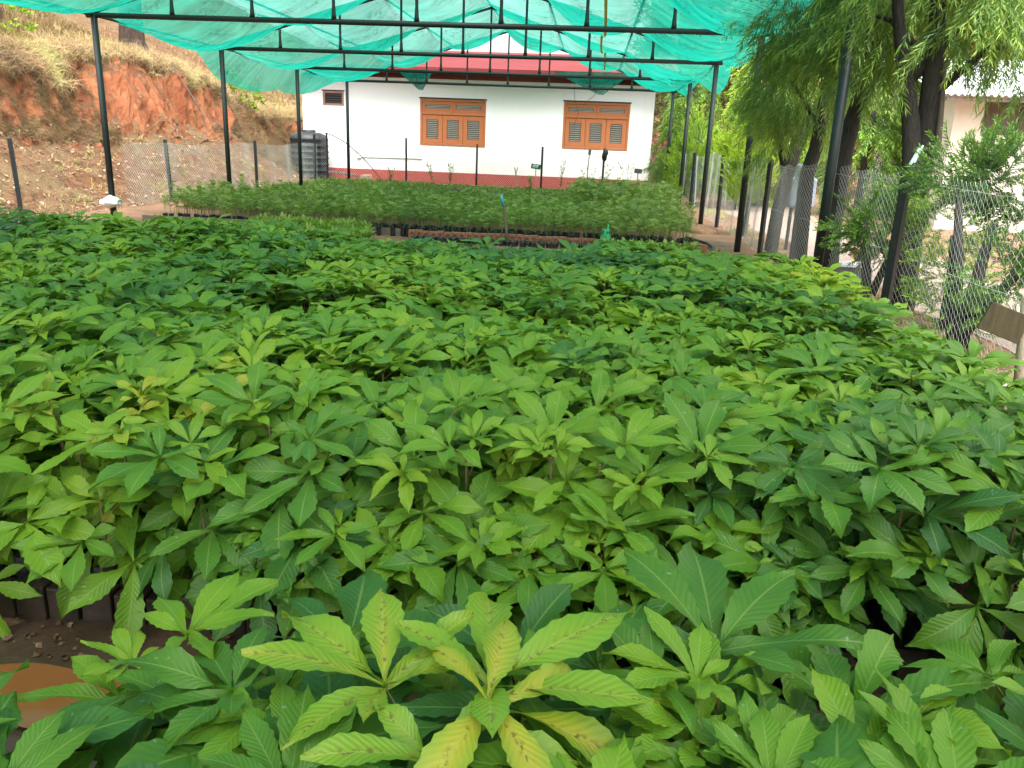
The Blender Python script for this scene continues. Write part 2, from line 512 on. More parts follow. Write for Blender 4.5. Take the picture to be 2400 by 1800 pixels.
# ------------------------------------------------------------------ ground, path, hillside
def ground_fn(u, v):
    return (-260 + 520 * u, -12 + 520 * v, -.012)
b = MB(); b.grid(lambda u, v: ((u - .5) * 900, -40 + v * 900, 0.0), 2, 2)
tag(b.build('ground', MAT['ground']), kind='structure')
b = MB(); b.grid(lambda u, v: (-7 + 9.2 * u, -1 + 3.6 * v, .004 + .012 * fbm(u * 14, v * 8)), 60, 24)
tag(b.build('mud_furrow', MAT['mud'], smooth=True), kind='structure')
def pathx(y): return 4.3 + .35 * math.sin(y * .22) + .05 * (y - 8)
b = MB(); b.grid(lambda u, v: (pathx(v * 40) + (u - .5) * (2.0 + .25 * math.sin(v * 60)), v * 40, .006), 6, 60)
tag(b.build('path', MAT['path'], smooth=True), kind='structure')

PROF = [(0, 0), (.35, .03), (1.0, .32), (1.8, .80), (2.45, 1.22), (2.75, 1.62), (2.95, 2.15), (3.15, 2.7), (3.45, 3.08), (3.8, 3.2), (5.0, 3.48), (7.5, 4.3), (11, 6.0), (18, 9.6), (35, 18), (90, 40)]
def prof(d):
    for (a, za), (c, zc) in zip(PROF, PROF[1:]):
        if d <= c: return za + (zc - za) * (d - a) / (c - a)
    return PROF[-1][1]
def hill_pt(y, d):
    sh = .35 * fbm(y * .28, 3.1) + (0 if y < 26 else -.22 * min(y - 26, 6)) * 0
    x = -9.55 - d
    zs = prof(max(0, d + sh * min(1, d / 1.5)))
    k_ = 1.0 + .10 * math.sin(y * .31 + .5)
    if y > 27: k_ -= .04 * min(y - 27, 5)
    z = zs * k_
    steep = 1.0 if 2.3 < d < 3.7 else .35
    bump_ = .16 * fbm(y * 1.3, d * 1.7, 1.0) + .07 * fbm(y * 4.0, d * 4.4, 5.0)
    if d > .3:
        z += bump_ * min(1, d) * (.8 if steep < 1 else .5)
        x += bump_ * steep * 1.3 * min(1, d)
    return Vector((x, y, z))
ds = [0, .2, .35, .6, .8, 1.0, 1.2, 1.4, 1.6, 1.8, 2.0, 2.2] + [2.3 + .06 * i for i in range(26)] + [3.95, 4.2, 4.5, 5, 5.6, 6.4, 7.5, 9, 11, 14, 18, 25, 35, 55, 90]
ys = [-6 + i * 1.0 for i in range(14)] + [8 + .16 * i for i in range(190)] + [38.4 + i * 2.5 for i in range(1, 30)]
b = MB()
for y in ys:
    for d in ds: b.v.append(tuple(hill_pt(y, d)))
nd = len(ds)
for i in range(len(ys) - 1):
    for j in range(nd - 1):
        q = i * nd + j
        b.f.append((q, q + 1, q + nd + 1, q + nd))
tag(b.build('hillside', MAT['hill'], smooth=False), kind='structure')

def far_hill(x, y):
    r_ = max(0, x - 1.5 - max(0, (34 - y)) * .9)
    z = .40 * max(0, min(y - 33, 70)) * min(1, r_ / 9) + .12 * max(0, x - 22)
    return z + .8 * fbm(x * .12, y * .12) * min(1, z / 3)
b = MB(); b.grid(lambda u, v: (lambda x, y: (x, y, -.35 + far_hill(x, y)))(-4 + u * 110, 30.5 + v * 110), 60, 60)
tag(b.build('far_hillside', MAT['hill'], smooth=True), kind='structure')

# ------------------------------------------------------------------ shade frame and net
FX0, FX1, FY0, FSP, FH, RISE = -8.17, 2.44, 13.6, 4.727, 3.29, 1.62
FC, HALF = (FX0 + FX1) / 2, (FX1 - FX0) / 2
FYS = [FY0 - 3 * FSP, FY0 - 2 * FSP, FY0 - FSP, FY0, FY0 + FSP, FY0 + 2 * FSP, FY0 + 3 * FSP]
def roof_z(x):
    return FH + .06 + RISE * max(0, 1 - abs(x - FC) / HALF)
fr = thing('shade_house', 'dark green steel pipe frame of gabled trusses on tall posts over the seedling beds', 'frame', (0, 0, 0))
for i, y in enumerate(FYS):
    for x in (FX0, FX1):
        if i < 2: continue        # the posts nearest the camera stand outside the picture
        MB().tube([(x, y, -.05), (x, y, FH)], .052, 10).build('post', MAT['frame'], fr, True)
    MB().tube([(FX0 - .12, y, FH), (FX1 + .12, y, FH)], .043, 10).build('bottom_chord', MAT['frame'], fr, True)
    for s in (-1, 1):
        MB().tube([(FC + s * (HALF + .1), y, FH + .02), (FC, y, FH + RISE)], .032, 8).build('rafter', MAT['frame'], fr, True)
    for q in range(1, 8):
        if i < 2: break
        x = FX0 + (FX1 - FX0) * q / 8
        zt = FH + RISE * (1 - abs(x - FC) / HALF)
        MB().tube([(x, y, FH + .035), (x, y, FH + .10), (x, y, FH + .24), (x, y, zt - .12), (x, y, zt)], [.045, .036, .026, .026, .032], 8).build('strut', MAT['frame'], fr, True)
for s in (-1, -.667, -.333, 0, .333, .667, 1):
    x = FC + s * HALF
    z = FH + RISE * (1 - abs(s)) + (.04 if abs(s) < 1 else 0)
    MB().tube([(x, FYS[0] - .3, z), (x, FYS[-1] + .15, z)], .024, 8).build('purlin', MAT['frame'], fr, True)

SAG = {}
srnd = random.Random(21)
for i in range(-3, 7):
    for j in range(-5, 6):
        SAG[(i, j)] = srnd.uniform(.42, .72)
def net_pt(y, x):
    t = (y - FYS[2]) / FSP
    i = math.floor(t); fy = t - i
    s = (x - FC) / (HALF / 3)
    j = math.floor(s); fx = s - j
    z = roof_z(x)
    over = 0
    if x < FX0: over = FX0 - x
    if x > FX1: over = x - FX1
    sy = max(0, math.sin(math.pi * fy)) ** .75
    sx = max(0, math.sin(math.pi * fx)) ** .75
    if over == 0:
        edge = 1.0
        z -= SAG.get((i, max(-3, min(2, j))), .5) * (sy * (.30 + .70 * sx)) * .95
        dy = 0
    else:
        so_ = .50 * sy + .15
        side = .30 if x < FX0 else .22
        z -= (.30) * sy * .95 * (SAG.get((i, -3 if x < FX0 else 2), .5)) 
        hang = math.sin(math.pi * min(1, max(0, (y - 15.5) / 13.5))) if x < FX0 else (.35 + sy)
        z -= over * (1.15 if x < FX0 else .65) * hang
    z += .03 * fbm(x * 1.5, y * 1.5, 2.0) + .006 * math.sin(x * 9 + 3 * fbm(x, y * .5)) * sy
    return Vector((x, y, z + .03))
NY0, NY1 = FYS[0] - 3.2, FYS[-1] + .35
def nx0(y):
    t = min(1, max(0, (y - 16.5) / 3.0)); return FX0 - .10 - .50 * t * t * (3 - 2 * t)
def nx1(y): return FX1 + .30 + .12 * math.sin(y * .7)
def netx(y, v): return nx0(y) + (nx1(y) - nx0(y)) * v
HOLES = [(1.95, 20.3, .26), (1.55, 21.0, .18), (1.72, 17.6, .14), (-7.3, 21.4, .0)]
def nskip(u, v):
    y = NY0 + (NY1 - NY0) * u; x = netx(y, v)
    for hx, hy, hr in HOLES:
        if ((x - hx) ** 2 + ((y - hy) * .55) ** 2) < (hr * (1 + .5 * fbm(x * 5, y * 5))) ** 2: return True
    if y > FYS[-1] + .1 * math.sin(x * 5) + .15: return True
    return False
b = MB()
b.grid(lambda u, v: net_pt(NY0 + (NY1 - NY0) * u, netx(NY0 + (NY1 - NY0) * u, v)), 280, 130, nskip)
netobj = b.build('shade_net', MAT['net'], None, True)
tag(netobj, 'torn green shade net sagging between the steel trusses', 'shade net')
for hx in (.05,):
    b = MB()
    b.grid(lambda u, v: net_pt(FY0 + .3 + u * 11.5, hx + .12 * u ** 2 + .04 * math.sin(u * 9) + (v - .5) * .05) - Vector((0, 0, .012)), 120, 1)
    b.build('yellow_hem', MAT['yellow'], netobj, True)
b = MB()
b.grid(lambda u, v: net_pt(FY0 + .2 + u * 1.6, -3.1 + u * 1.3 + (v - .5) * .05) - Vector((0, 0, .012)), 30, 1)
b.build('yellow_hem', MAT['yellow'], netobj, True)
def flap(x0, x1, y, z0, tipx, tipz, nm='torn_flap'):
    b = MB()
    def fn(u, v):
        a = Vector((x0 + (x1 - x0) * u, y, z0))
        t = Vector((tipx + (u - .5) * .16, y + .12 + .06 * math.sin(u * 9), tipz))
        q = a.lerp(t, v)
        q.y += .09 * math.sin(u * 7 + v * 3); q.z -= .12 * math.sin(v * math.pi) * math.sin(u * math.pi)
        return q
    b.grid(fn, 14, 12)
    return b.build(nm, MAT['net'], netobj, True)
flap(-6.55, -5.35, FYS[-1] + .05, roof_z(-5.9) - .35, -5.75, 3.08)
flap(-1.5, 1.1, FYS[-1] + .02, roof_z(-.4) - .42, .15, 3.12)

# ------------------------------------------------------------------ chain-link fences
def chainlink(name, path_fn, length, h, parent, wv=.03, step=.031, r=.0016, top_fn=None):
    nw = int(length / wv); nk = int(h / step)
    ii = np.arange(nw)[:, None]; kk = np.arange(nk + 1)[None, :]
    s = (ii + ((kk + ii) % 2)) * wv
    off = np.where((kk + ii) % 2 == 1, .0035, -.0035)
    z = kk * step + 0 * ii
    P = path_fn(s, z, off)                      # (nw, nk+1, 3)
    n = 3
    d1 = np.array([1, 0, 0.]); 
    # cross-section offsets in the world frame: good enough for a thin wire
    ang = [0.5, 0.5 + 2 * math.pi / 3, 0.5 + 4 * math.pi / 3]
    offs = np.array([[math.cos(a), math.sin(a), .5 * math.sin(a * 2)] for a in ang]) * r
    V = (P[:, :, None, :] + offs[None, None]).reshape(-1, 3)
    base = (np.arange(nw)[:, None] * (nk + 1) + np.arange(nk)[None, :])[..., None] * n
    j = np.arange(n); j2 = (j + 1) % n
    F = np.stack([base + j, base + j2, base + n + j2, base + n + j], -1).reshape(-1, 4)
    me = npmesh(name, V, F, smooth=True)
    return link(name, me, MAT['wire'], parent)

def fence_post(x, y, h, parent, lean=(0, 0), r=.036):
    return MB().tube([(x, y, -.05), (x + lean[0] * .5, y + lean[1] * .5, h * .5), (x + lean[0], y + lean[1], h)], r, 4).build('post', MAT['fencepost'], parent)

# right fence, along X = 2.75
rf = thing('chain_link_fence', 'galvanised chain link fence on black posts beside the trees on the right', 'fence', (2.75, 4, 0))
RP = [2.45, 7.52, 13.15, 17.8, 22.8, 27.7]
for i, y in enumerate(RP):
    fence_post(.0 - .04, y - 4, 1.47 if i > 1 else 1.52, rf, r=.05 if i == 1 else .042)
def rpath(s, z, off):
    y = s
    wav = .05 * np.sin(y * 2.3 + 1) + .035 * np.sin(y * 5.1) * np.clip((y - 6) / 6, 0, 1) + .03 * np.sin(y * 1.1 + z * 2)
    sag = .05 * np.sin(y * 1.26 + .5) * np.clip((y - 5) / 5, 0, 1) + .012 * np.sin(y * 7)
    return np.stack([.03 + wav * .8 + off, y, z * (1 + sag) + .03 + 0 * y], -1)
chainlink('mesh', rpath, 24.0, 1.43, rf, .050, .033, .0019)
for zz in (.75, 1.38):
    MB().tube([(.03 + .03 * math.sin(i), i * 1.0, zz + .02 * math.sin(i * 2.1)) for i in range(25)], .0016, 4, False).build('tension_wire', MAT['wire'], rf)
# left fence along X = -9.35
lf = thing('chain_link_fence', 'chain link fence on short black posts along the littered bank on the left', 'fence', (-9.4, 11, 0))
LP = [(12.96, -.04), (18.0, -.05), (22.9, 0), (27.9, .03)]
for y, ln in LP: fence_post(0, y - 11, 1.33 if y < 27 else 1.55, lf, (ln, 0), r=.045)
def lpath(s, z, off):
    wav = .05 * np.sin(s * 1.7) + .03 * np.sin(s * 4.3 + z)
    return np.stack([wav + off - .03, s + 5.2, z * (1 + .03 * np.sin(s * 1.3)) + .02], -1)
chainlink('mesh', lpath, 11.9, 1.22, lf, .038, .038, .0028)
# back fence in front of the house
bf = thing('chain_link_fence', 'chain link fence on black posts running in front of the white house', 'fence', (-9.3, 28.3, 0))
for x in (-9.07, -6.31, -3.88, -1.67, .39, 2.55): fence_post(x + 9.3, 0, {-9.07: 1.62, -6.31: 1.55}.get(x, 1.44), bf, r=.034)
def bpath(s, z, off):
    return np.stack([s, .03 + .02 * np.sin(s * 2) + off, z * (1.02 + .04 * np.cos(s * .55)) + .03], -1)
chainlink('mesh', bpath, 11.85, 1.40, bf, .040, .040, .0030)

# ------------------------------------------------------------------ house
HY = 30.2
def hs_(x, z):   # facade coordinates measured at Y = 29.3, carried to Y = HY along the sight lines
    f_ = HY / 29.3
    return x * f_, 1.6 + (z - 1.6) * f_
hx0, _ = hs_(-10.23, 0); hx1, _ = hs_(1.98, 0)
hz0, hz1, hzp = -.15, hs_(0, 3.52)[1], hs_(0, .44)[1]
house = thing('house', 'white plastered house with red plinth, red roof and two orange-brown windows', 'house', (0, 0, 0))
W1 = (*hs_(-6.04, 1.33), *hs_(-3.74, 2.88)); W2 = (*hs_(-1.07, 1.40), *hs_(1.18, 2.94)); VT = (*hs_(-9.49, 2.54), *hs_(-8.74, 3.02))
op = [W1, W2, VT]     # x0, z0, x1, z1
xs = sorted({hx0, hx1, *[o[0] for o in op], *[o[2] for o in op]}); zs = sorted({hz0, hz1, *[o[1] for o in op], *[o[3] for o in op]})
b = MB()
def quad(a, c, d, e):
    i = len(b.v); b.v += [a, c, d, e]; b.f.append((i, i + 1, i + 2, i + 3))
for xa, xb in zip(xs, xs[1:]):
    for za, zb in zip(zs, zs[1:]):
        cx, cz = (xa + xb) / 2, (za + zb) / 2
        if any(o[0] < cx < o[2] and o[1] < cz < o[3] for o in op): continue
        quad((xa, HY, za), (xb, HY, za), (xb, HY, zb), (xa, HY, zb))
for o in op:
    x0, z0, x1, z1 = o; D = .2
    quad((x0, HY, z0), (x0, HY + D, z0), (x1, HY + D, z0), (x1, HY, z0))
    quad((x0, HY, z1), (x1, HY, z1), (x1, HY + D, z1), (x0, HY + D, z1))
    quad((x0, HY, z0), (x0, HY, z1), (x0, HY + D, z1), (x0, HY + D, z0))
    quad((x1, HY, z0), (x1, HY + D, z0), (x1, HY + D, z1), (x1, HY, z1))
    quad((x0, HY + D, z0), (x1, HY + D, z0), (x1, HY + D, z1), (x0, HY + D, z1))
HD = 7.0; hm = HY + HD / 2; hzr = 4.80
for x in (hx0, hx1):
    quad((x, HY, hz0), (x, HY + HD, hz0), (x, HY + HD, hz1), (x, HY, hz1))
    i = len(b.v); b.v += [(x, HY, hz1), (x, HY + HD, hz1), (x, hm, hzr - .15)]; b.f.append((i, i + 1, i + 2))
quad((hx0, HY + HD, hz0), (hx1, HY + HD, hz0), (hx1, HY + HD, hz1), (hx0, HY + HD, hz1))
b.build('wall', MAT['wall'], house)
MB().box2((hx0 - .02, HY - .035, hz0), (hx1 + .02, HY - .003, hzp)).build('plinth', MAT['plinth'], house)
# roof slabs with overhang, shaded soffit in front
ez, ry0 = hs_(0, 3.80)[1] - .02, HY - .85
rb = MB()
rx0, rx1 = hx0 - .7, hx1 + .75
def roofpt(u, v, top=0.0):
    return (rx0 + (rx1 - rx0) * u, ry0 + (hm - ry0) * v, ez + (hzr - ez) * v + top)
rb.grid(lambda u, v: roofpt(u, v, .06), 40, 10)
rb.grid(lambda u, v: roofpt(u, v, 0.0), 40, 10)
rb.grid(lambda u, v: (rx0 + (rx1 - rx0) * u, ry0, ez - .10 + .16 * v), 40, 1)
rb.grid(lambda u, v: (rx0 + (rx1 - rx0) * u, hm + (HY + HD + .85 - hm) * v, hzr - (hzr - ez) * v + .06), 20, 6)
for x in (rx0, rx1): rb.grid(lambda u, v: (x, ry0 + (hm - ry0) * u, ez - .06 + (hzr - ez) * u + .12 * v), 6, 1)
rb.build('roof', MAT['roof'], house)
MB().box2((hx0 - .3, ry0 + .03, ez - .09), (hx1 + .35, HY - .003, ez - .03)).build('soffit', MAT['wall'], house)
def window(o, nm):
    x0, z0, x1, z1 = o
    y = HY - .012
    wpart = MB()
    t = .075
    wpart.box2((x0, y, z0), (x0 + t, y + .14, z1)); wpart.box2((x1 - t, y, z0), (x1, y + .14, z1))
    wpart.box2((x0 + t, y, z1 - t), (x1 - t, y + .14, z1)); wpart.box2((x0 + t, y, z0), (x1 - t, y + .14, z0 + t))
    zt = z0 + (z1 - z0) * .665
    wpart.box2((x0 + t, y, zt), (x1 - t, y + .14, zt + .09))
    mm = [x0 + t + (x1 - x0 - 2 * t) * i / 3 for i in range(4)]
    wp = wpart.build('window', MAT['wood'], house, bevel=.006)
    MB().box2((x0 - .03, y - .015, z1 + .003), (x1 + .03, y + .1, z1 + .045)).build('lintel_strip', MAT['dark'], wp)
    def sash(a, c, za, zb, st, nm='sash'):
        s = MB(); ya = y + .025
        s.box2((a, ya, za), (a + st, ya + .05, zb)); s.box2((c - st, ya, za), (c, ya + .05, zb))
        s.box2((a + st, ya, za), (c - st, ya + .05, za + st * 1.1)); s.box2((a + st, ya, zb - st * 1.1), (c - st, ya + .05, zb))
        s.build(nm, MAT['wood'], wp, bevel=.005)
        return a + st, c - st, za + st * 1.1, zb - st * 1.1
    panes = []
    for i in range(3):
        panes.append(sash(mm[i] + .006, mm[i + 1] - .006, z0 + t + .004, zt - .004, .15))
    mid_ = (x0 + x1) / 2
    panes.append(sash(x0 + t + .004, mid_ - .003, zt + .094, z1 - t - .004, .10, 'transom_sash'))
    panes.append(sash(mid_ + .003, x1 - t - .004, zt + .094, z1 - t - .004, .10, 'transom_sash'))
    for (a, c, za, zb) in panes:
        MB().box2((a - .004, y + .056, za - .004), (c + .004, y + .062, zb + .004)).build('pane', MAT['glass'], wp)
        g = MB(); nb = max(3, int(round((zb - za) / .068)))
        for q in range(nb):
            zc = za + (zb - za) * (q + .5) / nb
            g.box2((a + .02, y + .040, zc - .008), (c - .02, y + .050, zc + .008))
        g.build('security_bars', MAT['louvre'], wp)
window(W1, 'a'); window(W2, 'b')
x0, z0, x1, z1 = VT
v = MB(); t = .075; y = HY - .01
v.box2((x0, y, z0), (x0 + t, y + .12, z1)); v.box2((x1 - t, y, z0), (x1, y + .12, z1)); v.box2((x0 + t, y, z1 - t), (x1 - t, y + .12, z1)); v.box2((x0 + t, y, z0), (x1 - t, y + .12, z0 + t))
vp = v.build('vent_window', MAT['ventwood'], house, bevel=.005)
MB().box2((x0 + t, y + .1, z0 + t), (x1 - t, y + .115, z1 - t)).build('pane', MAT['dark'], vp)
g = MB()
for q in range(4):
    zc = z0 + t + (z1 - z0 - 2 * t) * (q + .6) / 4.3
    g.box2((x0 + t + .05, y + .045, zc - .012), (x1 - t - .03, y + .06, zc + .012))
g.build('security_bars', MAT['signgrey'], vp)
MB().box2((x0 - .03, y - .015, z1 + .003), (x1 + .03, y + .1, z1 + .04)).build('lintel_strip', MAT['dark'], vp)
ca, cb = hs_(-8.21, .85), hs_(-5.95, .87)
MB().tube([(ca[0] + .08, HY - .02, ca[1]), (cb[0], HY - .02, cb[1])], .014, 6).build('conduit', MAT['pvc'], house)
MB().box2((ca[0] - .08, HY - .06, ca[1] - .05), (ca[0] + .07, HY - .004, ca[1] + .10)).build('switch_box', MAT['white'], house, bevel=.008)
wx, wz = hs_(-.75, 3.5)
MB().tube([(wx, HY - .03, wz), (wx + .04, HY - .03, wz - .5), (wx + .2, HY - .04, wz - .95), (wx + .06, HY - .04, wz - 1.35)], .006, 4).build('cable', MAT['hose'], house)
MB().tube([(wx + .95, HY - .03, wz), (wx + .7, HY - .03, wz - .35), (wx + .35, HY - .04, wz - .65)], .006, 4).build('cable', MAT['hose'], house)

# water tank, hose, drain box at the house corner
tk = thing('water_tank', 'black ribbed plastic water tank standing at the left corner of the white house', 'water tank', (-10.05, 29.35, 0))
pr = [(.0, 0), (.66, 0), (.68, .05)]
for i in range(6):
    z = .12 + i * .21
    pr += [(.68, z), (.655, z + .03), (.655, z + .16), (.68, z + .19)]
pr += [(.66, 1.42), (.60, 1.52), (.42, 1.60), (.24, 1.62)]
MB().lathe(pr, 36).build('body', MAT['tank'], tk, True)
MB().lathe([(0, 1.70), (.2, 1.70), (.24, 1.68), (.24, 1.60)], 24).build('lid', MAT['tank'], tk, True)
hp = []
for i in range(17):
    t = i / 16
    hp.append((-9.33 + 2.15 * t, 28.95 - .2 * t, 1.60 - 1.62 * t ** 1.75 - .05 * math.sin(t * 3)))
tag(MB().tube(hp, .018, 6).build('hose', MAT['hose'], None, True), 'thin black hose arching down from the tank to the ground', 'hose')
dr = thing('drain_box', 'low buff stone drain box with corrugated sheet beside the black tank', 'drain box', (-8.35, 29.2, 0))
MB().box2((.25, -.25, -.1), (.55, .25, .24)).build('stone_end', MAT['stone'], dr, bevel=.015)
cs = MB(); cs.grid(lambda u, v: (-.95 + 1.15 * u, -.3 + .6 * v, .30 - .12 * u + .03 * math.sin(u * 55)), 60, 2)
cs.build('corrugated_sheet', MAT['signgrey'], dr)

# ------------------------------------------------------------------ chestnut seedlings
WT = [0, .08, .2, .35, .5, .62, .74, .84, .92, .97, 1.0]
WW = [.05, .09, .34, .68, .93, 1.0, .88, .52, .21, .09, 0.01]
def width(t): return float(np.interp(t, WT, WW))
def leaflet(L, Wd, n, m, q, a0, droop, fold, ser, twist=0.0):
    V, lu, lv = [], [], []
    y = z = 0.0
    fr_, ph, am = q.uniform(5, 9), q.uniform(0, 6), q.uniform(.02, .07)
    bend = q.uniform(-.25, .25)
    for i in range(n + 1):
        t = i / n
        a = a0 - droop * t ** 1.2
        if i: y += L / n * math.cos(a); z += L / n * math.sin(a)
        wd = width(t) * Wd * L
        sr = (1.07 if i % 2 else .95) if ser else 1.0
        for j in range(-m, m + 1):
            u = j / m
            x_ = u * wd * (sr if abs(j) == m else 1) + bend * L * .25 * t * t
            lift = abs(u) * wd * math.tan(fold) + math.sin(t * fr_ + ph + (2 if u > 0 else 0)) * abs(u) ** 1.5 * am * L + twist * u * wd * t
            V.append((x_, y - math.sin(a) * lift * .5, z + lift))
            lu.append(u * width(t) ** .3); lv.append(t)
    F = []
    k_ = 2 * m + 1
    for i in range(n):
        for j in range(k_ - 1):
            p_ = i * k_ + j
            F.append((p_, p_ + 1, p_ + k_ + 1, p_ + k_))
    return Tm(V, F, lu, lv)
def xform(T, A, b_=(0, 0, 0)):
    return Tm(T.V @ np.array(A).T + np.array(b_), T.F, T.lu, T.lv, T.t)
def palmate(seed, hi, young=False, L=.19, petiole=None, tilt=None, nl=None, flat=False):
    q = random.Random(seed)
    n, m = (18, 2) if hi == 2 else ((10, 1) if hi == 1 else (6, 1))
    nl = nl or q.choice([5, 6, 7, 7])
    az = {5: [0, 58, -56, 112, -114], 6: [0, 46, -50, 96, -98, 140], 7: [0, 42, -44, 86, -84, 128, -130]}[nl]
    sz = {5: [1, .95, .93, .68, .66], 6: [1, .97, .93, .78, .74, .55], 7: [1, .96, .97, .82, .8, .58, .55]}[nl]
    pl = petiole if petiole is not None else (q.uniform(.05, .09) if young else q.uniform(.10, .17))
    pe = R(q.uniform(55, 75)) if young else R(q.uniform(25, 55))
    tl = tilt if tilt is not None else (R(q.uniform(-10, 20)) if young else (R(q.uniform(-14, 24)) if flat else R(q.uniform(8, 52))))
    P = np.array([0, pl * math.cos(pe), pl * math.sin(pe)])
    tms = [tri_tube([(0, 0, 0), tuple(P * .5 + np.array([0, 0, .006])), tuple(P)], .0024 if hi else .003)]
    for a, s_ in zip(az, sz):
        el = R(q.uniform(12, 42)) if young else (R(q.uniform(8, 32)) if flat else R(q.uniform(0, 20)))
        dr_ = q.uniform(.3, .9) if young else (q.uniform(.2, .75) if flat else q.uniform(.4, 1.15))
        T = leaflet(L * s_ * q.uniform(.9, 1.08), q.uniform(.138, .172), n, m, q, el, dr_, R(q.uniform(4, 20)), hi == 2, q.uniform(-.25, .25))
        T.t = T.t + q.uniform(-.05, .05)
        tms.append(xform(T, rotx(-tl) @ rotz(R(a + q.uniform(-9, 9))), P))
    return join(tms)

N_OLD, N_YNG = 24, 12
OLD = {h: [palmate(100 + i, h, False, .29 * (.76 + .40 * ((i * 7) % 11) / 10), flat=i >= 9) for i in range(N_OLD)] for h in (2, 1, 0)}
YNG = {h: [palmate(300 + i, h, True, .195 + .05 * ((i * 5) % 5 - 2) / 2) for i in range(N_YNG)] for h in (2, 1, 0)}
mesh_old = [t_.mesh('chestnut_leaf') for t_ in OLD[2]]
mesh_yng = [t_.mesh('chestnut_young_leaf', .12) for t_ in YNG[2]]
for me_ in mesh_old + mesh_yng: me_.materials.append(MAT['leaf'])
mesh_oldy = [t_.mesh('yellowing_chestnut_leaf') for t_ in OLD[2]]
for me_ in mesh_oldy: me_.materials.append(MAT['yellow_leaf'])
mesh_yngy = [t_.mesh('yellowing_young_leaf') for t_ in YNG[2]]
for me_ in mesh_yngy: me_.materials.append(MAT['yellow_leaf'])
sb = MB(); sb.tube([(0, 0, 0), (.01, .005, .35), (0, 0, 1.0)], [.007, .006, .004], 6)
stem_me = bpy.data.meshes.new('chestnut_stem'); stem_me.from_pydata(sb.v, [], sb.f); stem_me.materials.append(MAT['stem'])
bm_ = MB(); bm_.lathe([(0, 0), (.05, 0), (.056, .03), (.052, .09), (.057, .14), (.053, .19), (.047, .185), (0, .18)], 10)
bag_me = bpy.data.meshes.new('seed_bag'); bag_me.from_pydata(bm_.v, [], bm_.f); bag_me.materials.append(MAT['bag'])

def tint_zone(x, y):
    z = .40 + .44 * fbm(x * .55 + 3, y * .5 + 1) 
    z += .20 * math.exp(-((x + 1.6) / 1.6) ** 2 - ((y - 4.2) / 1.8) ** 2)
    z += .10 * math.exp(-((x - 1.9) / .5) ** 2)
    z -= .08 * math.exp(-((x - .6) / .8) ** 2 - ((y - 4.0) / 1.6) ** 2)
    return z
def plant_spec(q, x, y, top):
    """list of (young, template, height on stem, azimuth, scale, tint)"""
    tz = tint_zone(x, y) + q.uniform(-.10, .12)
    L = []
    n_old = q.choice([4, 4, 5, 5])
    a0 = q.uniform(0, 6.28)
    for i in range(n_old):
        f_ = i / max(1, n_old - 1)
        L.append((False, q.randrange(9) if f_ < .6 else q.randrange(9, N_OLD), top * (.36 + .60 * f_), a0 + i * 2.4 + q.uniform(-.4, .4), q.uniform(.85, 1.12) * (1.05 - .18 * f_), tz - .08 + .06 * f_ + q.uniform(-.08, .08) + (.38 if q.random() < .022 else 0)))
    for i in range(q.choice([0, 1, 1, 2])):
        L.append((True, q.randrange(N_YNG), top * q.uniform(.95, 1.0), q.uniform(0, 6.28), q.uniform(.8, 1.25), tz + q.uniform(.0, .16)))
    return L

def bed_points(x0, x1, y0, y1, sp, seed, jit=.35):
    q = random.Random(seed); pts = []
    r_ = 0; y = y0
    while y <= y1:
        x = x0 + (sp / 2 if r_ % 2 else 0)
        while x <= x1:
            pts.append((x + q.uniform(-jit, jit) * sp, y + q.uniform(-jit, jit) * sp * .8)); x += sp
        y += sp * .87; r_ += 1
    return pts

def lean_to_light(y):      # plants at the open edge of the large bed lean out over the furrow
    return 4 + 12 * max(0, min(1, (4.2 - y) / 1.6)) if y > 1.9 else 0
def make_seedling(x, y, top, spec, label, group, yellow=False, bag=False, tadd=0.0, name='chestnut_seedling', rz=0.0, scale=1.0):
    t = thing(name, label, 'seedling', (x, y, 0), rz, group)
    s = link('stem', stem_me, None, t); s.scale = (1, 1, top)
    if bag: link('seed_bag', bag_me, None, t)
    for (yg, ti, h, a, sc, tt) in spec:
        me = (mesh_yngy if yellow else mesh_yng)[ti] if yg else (mesh_oldy if yellow else mesh_old)[ti]
        o = link('leaf', me, None, t)
        o.location = (0, 0, h); o.rotation_mode = 'ZYX'; o.rotation_euler = (R(lean_to_light(y)), 0, a); o.scale = (sc * scale,) * 3
        o.color = (max(0, tt + tadd), 0, 0, 1)
    return t

LAB_FRONT = 'leafy green chestnut seedling in the nearest bed at the bottom of the picture'
LAB_MAIN = 'leafy green chestnut seedling at the near side of the large bed'
front, main = [], []
q = random.Random(5)
def wedge(x, y, m=.45):      # inside the view to left and right
    return -.72 * y - m - .25 < x < .60 * y + m
pts_main = [p_ for p_ in bed_points(-6.6, 2.1, 2.36, 8.3, .205, 11) if wedge(*p_)]
pts_front = [p_ for p_ in bed_points(-1.3, 1.65, .70, 1.58, .172, 12) if not (p_[0] < -.8 and p_[1] > 1.40) and not (p_[0] < -.72 and p_[1] > 1.14)]
HERO = [   # x, y, top, kind, seed, label
    (-.24, 1.25, .49, 'yellow', 41, 'yellowing chestnut seedling with brown flecks on its big leaves in the nearest bed'),
    (-.93, 1.50, .40, 'light', 42, 'bright lime-green chestnut seedling with upright top leaves beside the orange puddle'),
    (.98, 1.52, .46, 'pale', 43, 'pale green chestnut seedling with white-flecked upright leaves at the right of the nearest bed'),
]
def far_from_hero(p_):
    return all((p_[0] - h[0]) ** 2 + (p_[1] - h[1]) ** 2 > (.27 if h[3] == 'yellow' else .19) ** 2 for h in HERO)
pts_front = [p_ for p_ in pts_front if far_from_hero(p_)]
